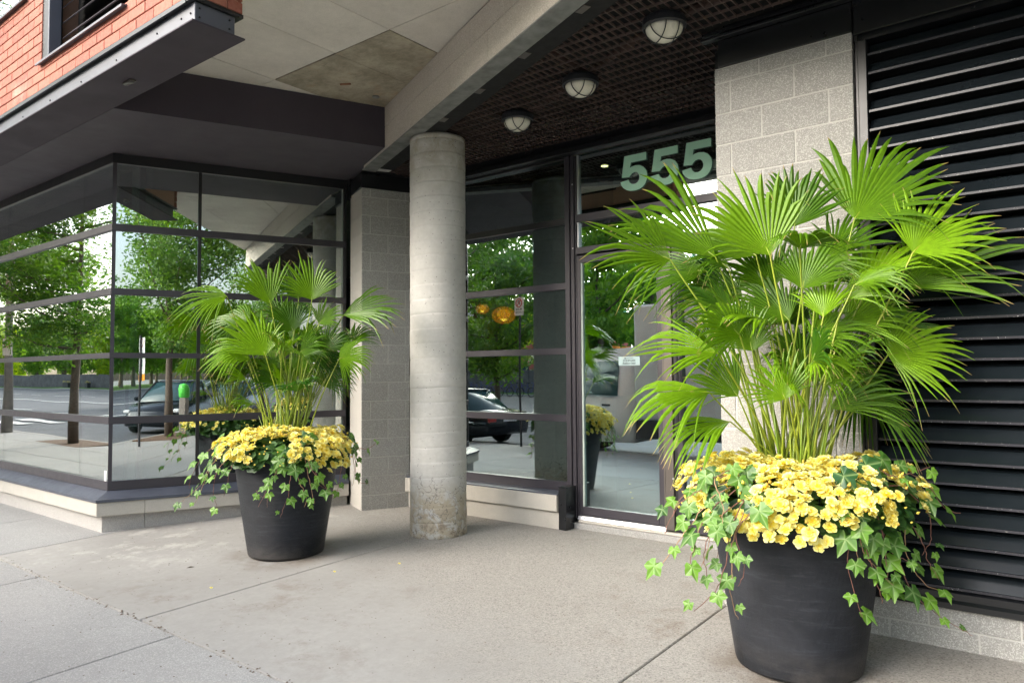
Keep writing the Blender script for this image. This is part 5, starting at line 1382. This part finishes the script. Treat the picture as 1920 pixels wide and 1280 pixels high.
# fallen bits on the paving
for (x, y, c_) in ((-4.62, 3.62, 'petal'), (-4.36, 4.05, 'petal'), (-1.02, 4.15, 'petal'), (-5.06, 2.86, 'petal')):
    o = link('fallen_petal', FLW[1], None); orient(o, Vector((.2, .1, 1)).normalized(), 1.0, .014); o.location = (x, y, ground_z(y) + .002)
    tag(o, 'tiny yellow fallen petal lying on the entrance paving', 'petal', 'fallen petals on the paving')
lf = MB(); lf.poly([(0, 0, 0), (.03, .012, .008), (.062, 0, .003), (.03, -.012, .006)], [(0, 1, 2, 3)], [(.7, 0, 0)] * 4)
for (x, y, r_, c_, lab) in ((-4.04, 1.55, .4, 'ivy_leaf', 'small green leaf lying on the sidewalk, bottom left'), (-5.72, 3.02, 1.2, 'bark', 'curled brown leaf on the paving before the left planter')):
    o = link('fallen_leaf', lf.mesh('fallen_leaf', MT[c_]), None, (x, y, ground_z(y) + .002), (0, 0, r_)); tag(o, lab, 'leaf')
b = MB(); rnd = random.Random(5)
for k in range(1100):
    x = rnd.uniform(-7.4, .8); y = rnd.uniform(1.2, 5.6) if k % 3 else 2.25 + rnd.gauss(0, .022); s = rnd.uniform(.0015, .005) * (1.9 if k % 3 == 0 and rnd.random() < .4 else 1)
    a = rnd.uniform(0, 3); z = ground_z(y)
    b.poly([(x - s * math.cos(a) * 1.6, y - s * math.sin(a) * 1.6, z + .0005), (x + s * math.sin(a), y - s * math.cos(a), z + .0005), (x + s * math.cos(a) * 1.6, y + s * math.sin(a) * 1.6, z + .0005), (x - s * math.sin(a), y + s * math.cos(a), z + .0005), (x, y, z + s * .8)], [(0, 1, 4), (1, 2, 4), (2, 3, 4), (3, 0, 4)])
o = kind(b.build('grit', plain('grit_mat', (0.16, 0.12, 0.09), 0.95, var=.4, scale=50)), 'stuff'); tag(o, 'grit and crumbs scattered over the entrance paving', 'grit')

# ================================================================== ACROSS THE STREET (seen mirrored in the glass)
def tree_mesh_pair(seed, H, R_, trunk_h, leafn, leafs, matl, trunk_r=.12):
    rnd = random.Random(seed); tb = MB()
    top = Vector((rnd.uniform(-.3, .3), rnd.uniform(-.3, .3), H * .82))
    tp = [Vector((0, 0, 0)), Vector((rnd.uniform(-.06, .06), rnd.uniform(-.06, .06), trunk_h * .5)), Vector((rnd.uniform(-.1, .1), rnd.uniform(-.1, .1), trunk_h)), top * .75 + Vector((0, 0, 0)), top]
    tb.tube(tp, [trunk_r * 1.25, trunk_r, trunk_r * .85, trunk_r * .45, .02], 9)
    cl_ = []
    nbr = 15
    for k in range(nbr):
        z = trunk_h * .9 + (H * .8 - trunk_h * .9) * k / nbr; q = rnd.uniform(0, 2 * PI) ; f = 1 - abs((z - (trunk_h + (H - trunk_h) * .38)) / (H - trunk_h)) * 1.15
        ln = R_ * max(.35, f) * rnd.uniform(.75, 1.1); o_ = Vector((top.x * z / H, top.y * z / H, z))
        e = o_ + Vector((math.cos(q) * ln, math.sin(q) * ln, ln * rnd.uniform(.2, .6)))
        m_ = o_.lerp(e, .5) + Vector((0, 0, -.08 * ln))
        tb.tube([o_, m_, e], [trunk_r * .38, trunk_r * .22, .01], 5)
        for t in (.12, .28, .45, .62, .8, 1.0):
            cl_.append((o_.lerp(e, t) + Vector((rnd.uniform(-.3, .3), rnd.uniform(-.3, .3), rnd.uniform(-.2, .35))), rnd.uniform(.45, .95) * R_ * .30))
    for k in range(10): cl_.append((top + Vector((rnd.gauss(0, R_ * .25), rnd.gauss(0, R_ * .25), rnd.uniform(-.8, H * .16))), R_ * rnd.uniform(.15, .3)))
    lb = MB(); per = leafn // len(cl_)
    for c_, cr_ in cl_:
        tone = rnd.uniform(.1, .9)
        for k in range(per):
            v = Vector((rnd.gauss(0, 1), rnd.gauss(0, 1), rnd.gauss(0, .6))); v = v.normalized() * (rnd.random() ** .45) * cr_ * 1.25; v.z *= .6
            p = c_ + v; a = Vector((rnd.gauss(0, 1), rnd.gauss(0, 1), rnd.gauss(0, 1))).normalized(); c2 = a.orthogonal().normalized(); s = leafs * rnd.uniform(.6, 1.3)
            lb.poly([p - a * s, p + c2 * s * .45, p + a * s, p - c2 * s * .45], [(0, 1, 2, 3)], [(min(1, max(0, tone + rnd.uniform(-.25, .25))), 0, 0)] * 4)
    return tb.mesh('trunk', MT['bark'], smooth=True), lb.mesh('crown', MT[matl])
def place_tree(pair, x, y, z, s, rz, lab, group):
    t_ = thing('street_tree' if y > -5 else 'park_tree', lab, 'tree', group, (x, y, z), rz); t_.scale = (s, s, s)
    link('trunk', pair[0], t_); link('crown', pair[1], t_); return t_
near_pairs = [tree_mesh_pair(31, 8.2, 3.1, 2.6, 24000, .062, 'tree_leaf', .10), tree_mesh_pair(32, 9.0, 3.0, 2.8, 24000, .062, 'tree_leaf', .10)]
gz = ground_z(-1.1)
place_tree(near_pairs[0], -19.97, -1.05, gz, 1.0, 0, 'slim street tree in a mulch pit mirrored in the corner window', 'street trees on the near sidewalk')
place_tree(near_pairs[1], 5.64, -1.2, gz, .95, 1.0, 'slender sidewalk tree mirrored beside the dark car', 'street trees on the near sidewalk')
place_tree(near_pairs[0], -31.0, -1.1, gz, 1.05, 2.0, 'street tree mirrored at far left of the corner window', 'street trees on the near sidewalk')
place_tree(near_pairs[1], -12.9, -1.1, gz, .95, 2.6, 'street tree mirrored behind the round column', 'street trees on the near sidewalk')
place_tree(near_pairs[0], 15.0, -1.1, gz, 1.0, 4.0, 'street tree mirrored behind the left palm', 'street trees on the near sidewalk')
for x in (-19.97, 5.64):
    b = MB(); z = gz + .006; b.prism([(x - 1.3, -1.58), (x + 1.3, -1.58), (x + 1.3, -.62), (x - 1.3, -.62)], z - .05, z + .012)
    o = kind(b.build('mulch_bed', MT['mulch']), 'structure')
far_pairs = [tree_mesh_pair(41, 11, 4.4, 2.4, 8200, .20, 'tree_leaf', .2), tree_mesh_pair(42, 9.5, 4.2, 2.0, 8200, .20, 'tree_leaf_yellow', .18), tree_mesh_pair(43, 12.5, 4.8, 2.6, 8200, .21, 'tree_leaf', .22)]
rnd = random.Random(77); i = 0
for row, (yy, x0, x1, step) in enumerate(((-14.8, -95, 60, 9.5), (-37.5, -150, 130, 7.5), (-46, -160, 140, 8.5))):
    x = x0
    while x < x1:
        kd = (1 if rnd.random() < .6 else 0) if x < -45 else rnd.choice((0, 2, 2))
        sc = rnd.uniform(.62, .78) if row == 0 else rnd.uniform(.9, 1.25)
        if row == 0 and (x > -14 or -70 < x < -52): 
            x += step; continue
        place_tree(far_pairs[kd], x + rnd.uniform(-1.5, 1.5), yy + rnd.uniform(-1, 1), -.38 if row == 0 else 0, sc, rnd.uniform(0, 6), ('dark green', 'yellow green', 'tall green')[kd] + ' tree ' + ('in the street median' if row == 0 else 'in the park across the street') + ', seen mirrored', 'park trees across the street'); x += step * rnd.uniform(.85, 1.2)
# park wall and planters
pw_ = thing('park_wall', 'long dark wall across the street, seen mirrored in glass', 'wall')
for k in range(30):
    b = MB(); b.box(-150 + 6 * k + .02, -144 + 6 * k - .02, -36.1, -35.8, -.1, 1.75 + .0 * k); b.build('wall_panel', MT['wall_far'], pw_)
for k in range(9):
    t_ = thing('street_planter', 'dark box planter with yellow flowers before the park wall', 'planter', 'planters along the park wall', (-112 + 7.2 * k, -35.0, 0))
    b = MB(); b.box(-.6, .6, -.25, .25, -.1, .6); b.build('box', MT['pole_dark'], t_)
    b = MB()
    for q in range(60): p = Vector((random.uniform(-.6, .6), random.uniform(-.3, .3), random.uniform(.6, .85))); b.poly([p + Vector((-.06, 0, 0)), p + Vector((0, .05, .05)), p + Vector((.06, 0, 0)), p + Vector((0, -.05, -.03))], [(0, 1, 2, 3)], [(.3, 0, 0)] * 4)
    kind(b.build('flowers', MT['petal'], t_), 'stuff')
# buildings beyond the trees
for (x0, x1, y0, z1, m_, lab) in ((-128, -96, -95, 17, 'far_white', 'pale building beyond the park trees'), (-90, -70, -100, 13, 'far_red', 'reddish building beyond the park trees'), (-48, -22, -90, 12, 'far_brick', 'brown brick building beyond the park trees'), (60, 95, -100, 16, 'far_brick', 'brown block far beyond the parked silver car')):
    t_ = thing('far_building', lab, 'building'); b = MB(); b.box(x0, x1, y0 - 14, y0, 0, z1); b.build('wall', MT[m_], t_)
    wb = MB(); wb.box(0, 1.6, 0, .12, 0, 1.5); wm = wb.mesh('window', MT['car_glass'])
    for fl in range(int(z1 / 3.4)):
        for k in range(int((x1 - x0) / 3.2)): link('window', wm, t_, (x0 + .8 + 3.2 * k, y0 - .02, 1.3 + 3.4 * fl))

# vehicles
def loft(sts, mat, name, parent, smooth=True):
    """stations: (x, [(half width, z) ...bottom to top])"""
    b = MB(); n = len(sts[0][1]); P = []
    for x, sec in sts: P += [(x, w, z) for w, z in sec] + [(x, -w, z) for w, z in reversed(sec)]
    m = 2 * n; F = []
    for i in range(len(sts) - 1):
        for k in range(m): F.append((i * m + k, i * m + (k + 1) % m, (i + 1) * m + (k + 1) % m, (i + 1) * m + k))
    F += [tuple(reversed(range(m))), tuple(range((len(sts) - 1) * m, len(sts) * m))]
    b.poly(P, F); me = b.mesh(name, mat, smooth=smooth)
    bm = bmesh.new(); bm.from_mesh(me); bmesh.ops.recalc_face_normals(bm, faces=bm.faces[:]); bm.to_mesh(me); bm.free()
    return link(name, me, parent)
def wheels(t_, xs_, hw, r, z=None):
    for x in xs_:
        for s in (-1, 1):
            b = MB(); b.lathe([(r * .55, -.11), (r * .93, -.10), (r, -.06), (r, .06), (r * .93, .10), (r * .55, .11)], seg=28)
            w = b.build('wheel', MT['tyre'], t_, smooth=False); w.location = (x, s * hw, r); w.rotation_euler = (PI / 2, 0, 0)
            b = MB(); b.lathe([(r * .56, 0), (r * .56, .115), (r * .5, .12), (r * .42, .09), (r * .12, .10), (.02, .11)], seg=20)
            q = b.build('rim', MT['wheel_rim'], w); q.rotation_euler = (0 if s < 0 else PI, 0, 0)
def car(name, lab, col, x, y, rz, Lc, H, suv):
    zr_ = -.36; t_ = thing(name, lab, 'car', None, (x, y, zr_), rz); h = Lc / 2; bl = H * .60; W = .91
    body = [(-h, [(.70, .35), (.76, .5), (.74, bl - .12)]), (-h + .12, [(.84, .28), (.89, .5), (.84, bl + .0)]), (-h + .8, [(.88, .2), (W, .5), (.86, bl + .06)]), (0, [(.88, .2), (W, .5), (.87, bl + .03)]), (h * .42, [(.88, .2), (W, .5), (.86, bl - .01)]), (h - .45, [(.86, .2), (.90, .5), (.80, bl - .12)]), (h - .08, [(.78, .25), (.82, .5), (.66, bl - .25)]), (h, [(.66, .3), (.70, .48), (.56, bl - .34)])]
    loft(body, MT[col], 'body', t_)
    rb = -h + (.12 if suv else .62); rt_ = -h + (.5 if suv else 1.25)
    cabin = [(rb, [(.80, bl), (.76, bl + .02)]), (rt_, [(.84, bl + .02), (.62, H - .03)]), (-.15, [(.86, bl), (.66, H)]), (h * .16, [(.86, bl), (.64, H - .04)]), (h * .52, [(.82, bl - .02), (.78, bl - .01)])]
    loft(cabin, MT['car_glass'], 'windows', t_)
    roof = [(rt_ - .04, [(.60, H - .035), (.58, H - .005)]), (-.15, [(.66, H - .01), (.60, H + .03)]), (h * .17, [(.64, H - .05), (.56, H - .015)])]
    loft(roof, MT[col], 'roof', t_)
    for s in (-1, 1):
        for xa, xb in ((h * .50, h * .165), (rt_ - .02, rb + .03)):
            b = MB(); b.tube([(xa, s * .80, bl + .0), (xb if xa > 0 else xa, s * (.645 if xa > 0 else .63), H - .04)], .028, 6); b.build('pillar', MT[col], t_)
        b = MB(); b.tube([(-.1, s * .865, bl), (-.15, s * .665, H - .01)], .03, 6); b.build('pillar', MT[col], t_)
        b = MB(); b.box(h - .30, h - .05, s * .72 - .10, s * .72 + .10, bl - .34, bl - .22); b.build('headlight', MT['headlight'], t_, bevel=.03)
        b = MB(); b.box(-h - .01, -h + .12, s * .66 - .14, s * .66 + .14, bl - .24, bl - .10); b.build('tail_light', MT['tail_red'], t_, bevel=.03)
        b = MB(); b.box(h * .36, h * .36 + .1, s * 1.0 - .08, s * 1.0 + .08, bl + .02, bl + .15); b.build('mirror', MT[col], t_, bevel=.03)
    b = MB(); b.box(-h - .015, -h + .03, -.26, .26, .62, .76); b.build('number_plate', MT['plate_white'], t_)
    b = MB(); b.box(h - .02, h + .012, -.5, .5, .36, .54); b.build('grille', MT['pole_dark'], t_, bevel=.02)
    wheels(t_, (h * .62, -h * .60), .80, .34 if suv else .32); return t_
car('parked_car', 'dark parked car with pale number plate mirrored beside the column', 'car_dark', -14.0, -2.75, PI, 4.7, 1.42, False)
car('parked_car', 'dark blue sport utility car mirrored in the corner window', 'car_dark', 10.7, -2.75, PI, 4.7, 1.68, True)
car('parked_car', 'silver parked car mirrored behind the left palm', 'car_silver', 17.2, -2.75, PI, 4.6, 1.50, True)
car('parked_car', 'dark car parked beyond the column, mostly hidden', 'car_dark', -26.5, -2.75, PI, 4.6, 1.45, False) if False else None
# the van
vt = thing('delivery_van', 'white delivery van with tall box body mirrored in the door glass', 'van', None, (-7.15, -2.8, -.36), PI)
cab = [(3.25, [(.70, .45), (.86, .75), (.70, 1.05)]), (3.05, [(.90, .35), (.98, .8), (.90, 1.22)]), (2.45, [(.96, .35), (1.0, .8), (.93, 1.42)]), (1.55, [(.97, .35), (1.0, .9), (.80, 2.22)]), (1.3, [(.97, .35), (1.0, .9), (.80, 2.32)]), (.42, [(.97, .35), (1.0, .9), (.84, 2.40)])]
loft(cab, MT['van_white'], 'cab', vt)
for s in (-1, 1):
    b = MB(); P = [(2.42, s * .965, 1.36), (1.66, s * .862, 2.06), (.82, s * .868, 2.10), (.82, s * .975, 1.34)]
    b.poly(P + [(p[0], p[1] + s * .015, p[2]) for p in P], [(0, 1, 2, 3), (7, 6, 5, 4), (0, 4, 5, 1), (1, 5, 6, 2), (2, 6, 7, 3), (3, 7, 4, 0)]); b.build('side_window', MT['car_glass'], vt)
    b = MB(); b.box(2.15, 2.3, s * 1.18 - .09, s * 1.18 + .09, 1.25, 1.62); b.build('mirror', MT['pole_dark'], vt, bevel=.03)
    b = MB(); b.box(1.0, 1.2, s * 1.005 - .012, s * 1.005 + .012, 1.12, 1.16); b.build('handle', MT['pole_dark'], vt)
    b = MB(); b.box(2.9, 3.1, s * .86 - .10, s * .86 + .08, .95, 1.15); b.build('headlight', MT['headlight'], vt, bevel=.03)
b = MB(); P = [(2.50, -.84, 1.44), (2.50, .84, 1.44), (1.66, .70, 2.20), (1.66, -.70, 2.20)]
b.poly([(p[0] + .012, p[1], p[2] + .012) for p in P] + P, [(0, 1, 2, 3), (7, 6, 5, 4), (0, 4, 5, 1), (1, 5, 6, 2), (2, 6, 7, 3), (3, 7, 4, 0)]); b.build('windscreen', MT['car_glass'], vt)
b = MB(); b.box(-3.4, .36, -1.08, 1.08, .85, 3.25); b.build('box_body', MT['van_box'], vt, bevel=.05)
b = MB(); b.box(-3.3, .36, -1.0, 1.0, .45, .84); b.build('chassis', MT['pole_dark'], vt)
for k in range(3): b = MB(); b.box(1.1 + .0, 1.2, -.5 + .42 * k, -.34 + .42 * k, 2.38, 2.43); b.build('roof_light', MT['sign_orange'], vt)
wheels(vt, (2.35, -2.1), .88, .37)

# sign posts on the near sidewalk
def sign_post(x, y, rz, H, lab, plates, r=.025):
    t_ = thing('sign_post', lab, 'sign', 'parking sign posts on the sidewalk', (x, y, ground_z(y)), rz)
    b = MB(); b.tube([(0, 0, 0), (0, 0, H)], r, 10); b.build('post', MT['pole_dark'], t_)
    z = H - .05
    for kd in plates:
        h_ = {'no': .42, 'green': .42, 'orange': .16}[kd]
        b = MB(); b.box(-.15, .15, -.034, -.030, z - h_, z); b.build('plate', MT['sign_orange' if kd == 'orange' else 'sticker_white'], t_, bevel=.0015)
        if kd != 'orange':
            m_ = MT['ink_red'] if kd == 'no' else MT['ink_green']; cz = z - .13; b = MB()
            b.tube([(.095 * math.cos(q), -.036, cz + .095 * math.sin(q)) for q in [2 * PI * i / 24 for i in range(25)]], .011, 6, cap=False)
            if kd == 'no': b.tube([(-.067, -.037, cz + .067), (.067, -.037, cz - .067)], .010, 6)
            b.build('symbol', m_, t_)
            text_mesh('P', .15, MT['ink_black'] if kd == 'no' else m_, 'lettering', t_, (0, -.0355, cz), (PI / 2, 0, 0))
            text_mesh('9h-17h', .07, MT['ink_black'], 'lettering', t_, (0, -.0355, z - .28), (PI / 2, 0, 0))
            text_mesh('LUN-VEN', .055, MT['ink_black'], 'lettering', t_, (0, -.0355, z - .35), (PI / 2, 0, 0))
        z -= h_ + .01
sign_post(2.645, -.72, PI * .75, 2.62, 'sign post with parking plates and orange tab mirrored in corner window', ('no', 'green', 'orange'))
sign_post(-10.41, -1.585, PI * 1.05, 3.5, 'thin sign post mirrored in the glass beside column', ('no',))
b = MB(); b.tube([(0, 0, 0), (0, 0, 9)], [.13, .08], 14); o = b.build('lamp_post', MT['pole_steel'], smooth=True); o.location = (-25.6, -1.36, gz); tag(o, 'grey lamp post mirrored at the left edge of corner window', 'lamp post')
sp_ = thing('sign_post', 'parking plate on the lamp post at far left', 'sign', None, (-25.2, -1.2, 2.1), PI * .8)
b = MB(); b.box(-.16, .16, -.01, .01, 0, .5); b.build('plate', MT['sticker_white'], sp_); b = MB(); b.tube([(.1 * math.cos(q), -.014, .36 + .1 * math.sin(q)) for q in [2 * PI * i / 20 for i in range(21)]], .012, 6, cap=False); b.build('symbol', MT['ink_red'], sp_)
# charging post
cpz = thing('charging_post', 'green and white charging post mirrored beside the dark car', 'charging post', None, (7.2, -1.35, ground_z(-1.35)))
b = MB(); b.box(-.14, .14, -.1, .1, 0, 1.0); b.build('pedestal', MT['pole_steel'], cpz, bevel=.02)
b = MB(); b.lathe([(.11, 1.0), (.15, 1.04), (.16, 1.3), (.12, 1.42), (.03, 1.46)], seg=20); b.build('head', MT['charger_green'], cpz, smooth=True)
# bicycles in a rack
wh = MB(); wh.tube([(.33 * math.cos(q), 0, .33 * math.sin(q)) for q in [2 * PI * i / 20 for i in range(21)]], .018, 5, cap=False); whm = wh.mesh('wheel', MT['tyre'])
fr = MB(); A_, B_, C_, D_ = (-.52, 0, .33), (0, 0, .30), (-.15, 0, .82), (.38, 0, .85)
for p, q in ((A_, B_), (B_, C_), (A_, C_), (C_, D_), (B_, D_), (D_, (.52, 0, .33)), (D_, (.36, 0, 1.02)), ((.36, -.25, 1.02), (.36, .25, 1.02)), (C_, (-.18, 0, .98))): fr.tube([p, q], .022, 5)
frm = fr.mesh('frame', MT['bike_blue']); fd = MB(); fd.box(-.30, -.06, -.07, .07, .97, 1.03); sdm = fd.mesh('saddle', MT['pole_dark'], bevel=.02)
for k in range(14):
    t_ = thing('bicycle', 'blue city bicycle in the rack across the street, mirrored', 'bicycle', 'bicycles in the rack across the street', (-40 + 1.0 * k, -31.5, -.25), PI / 2 + .25)
    link('wheel', whm, t_, (-.52, 0, .35)); link('wheel', whm, t_, (.52, 0, .35)); link('frame', frm, t_); link('saddle', sdm, t_)
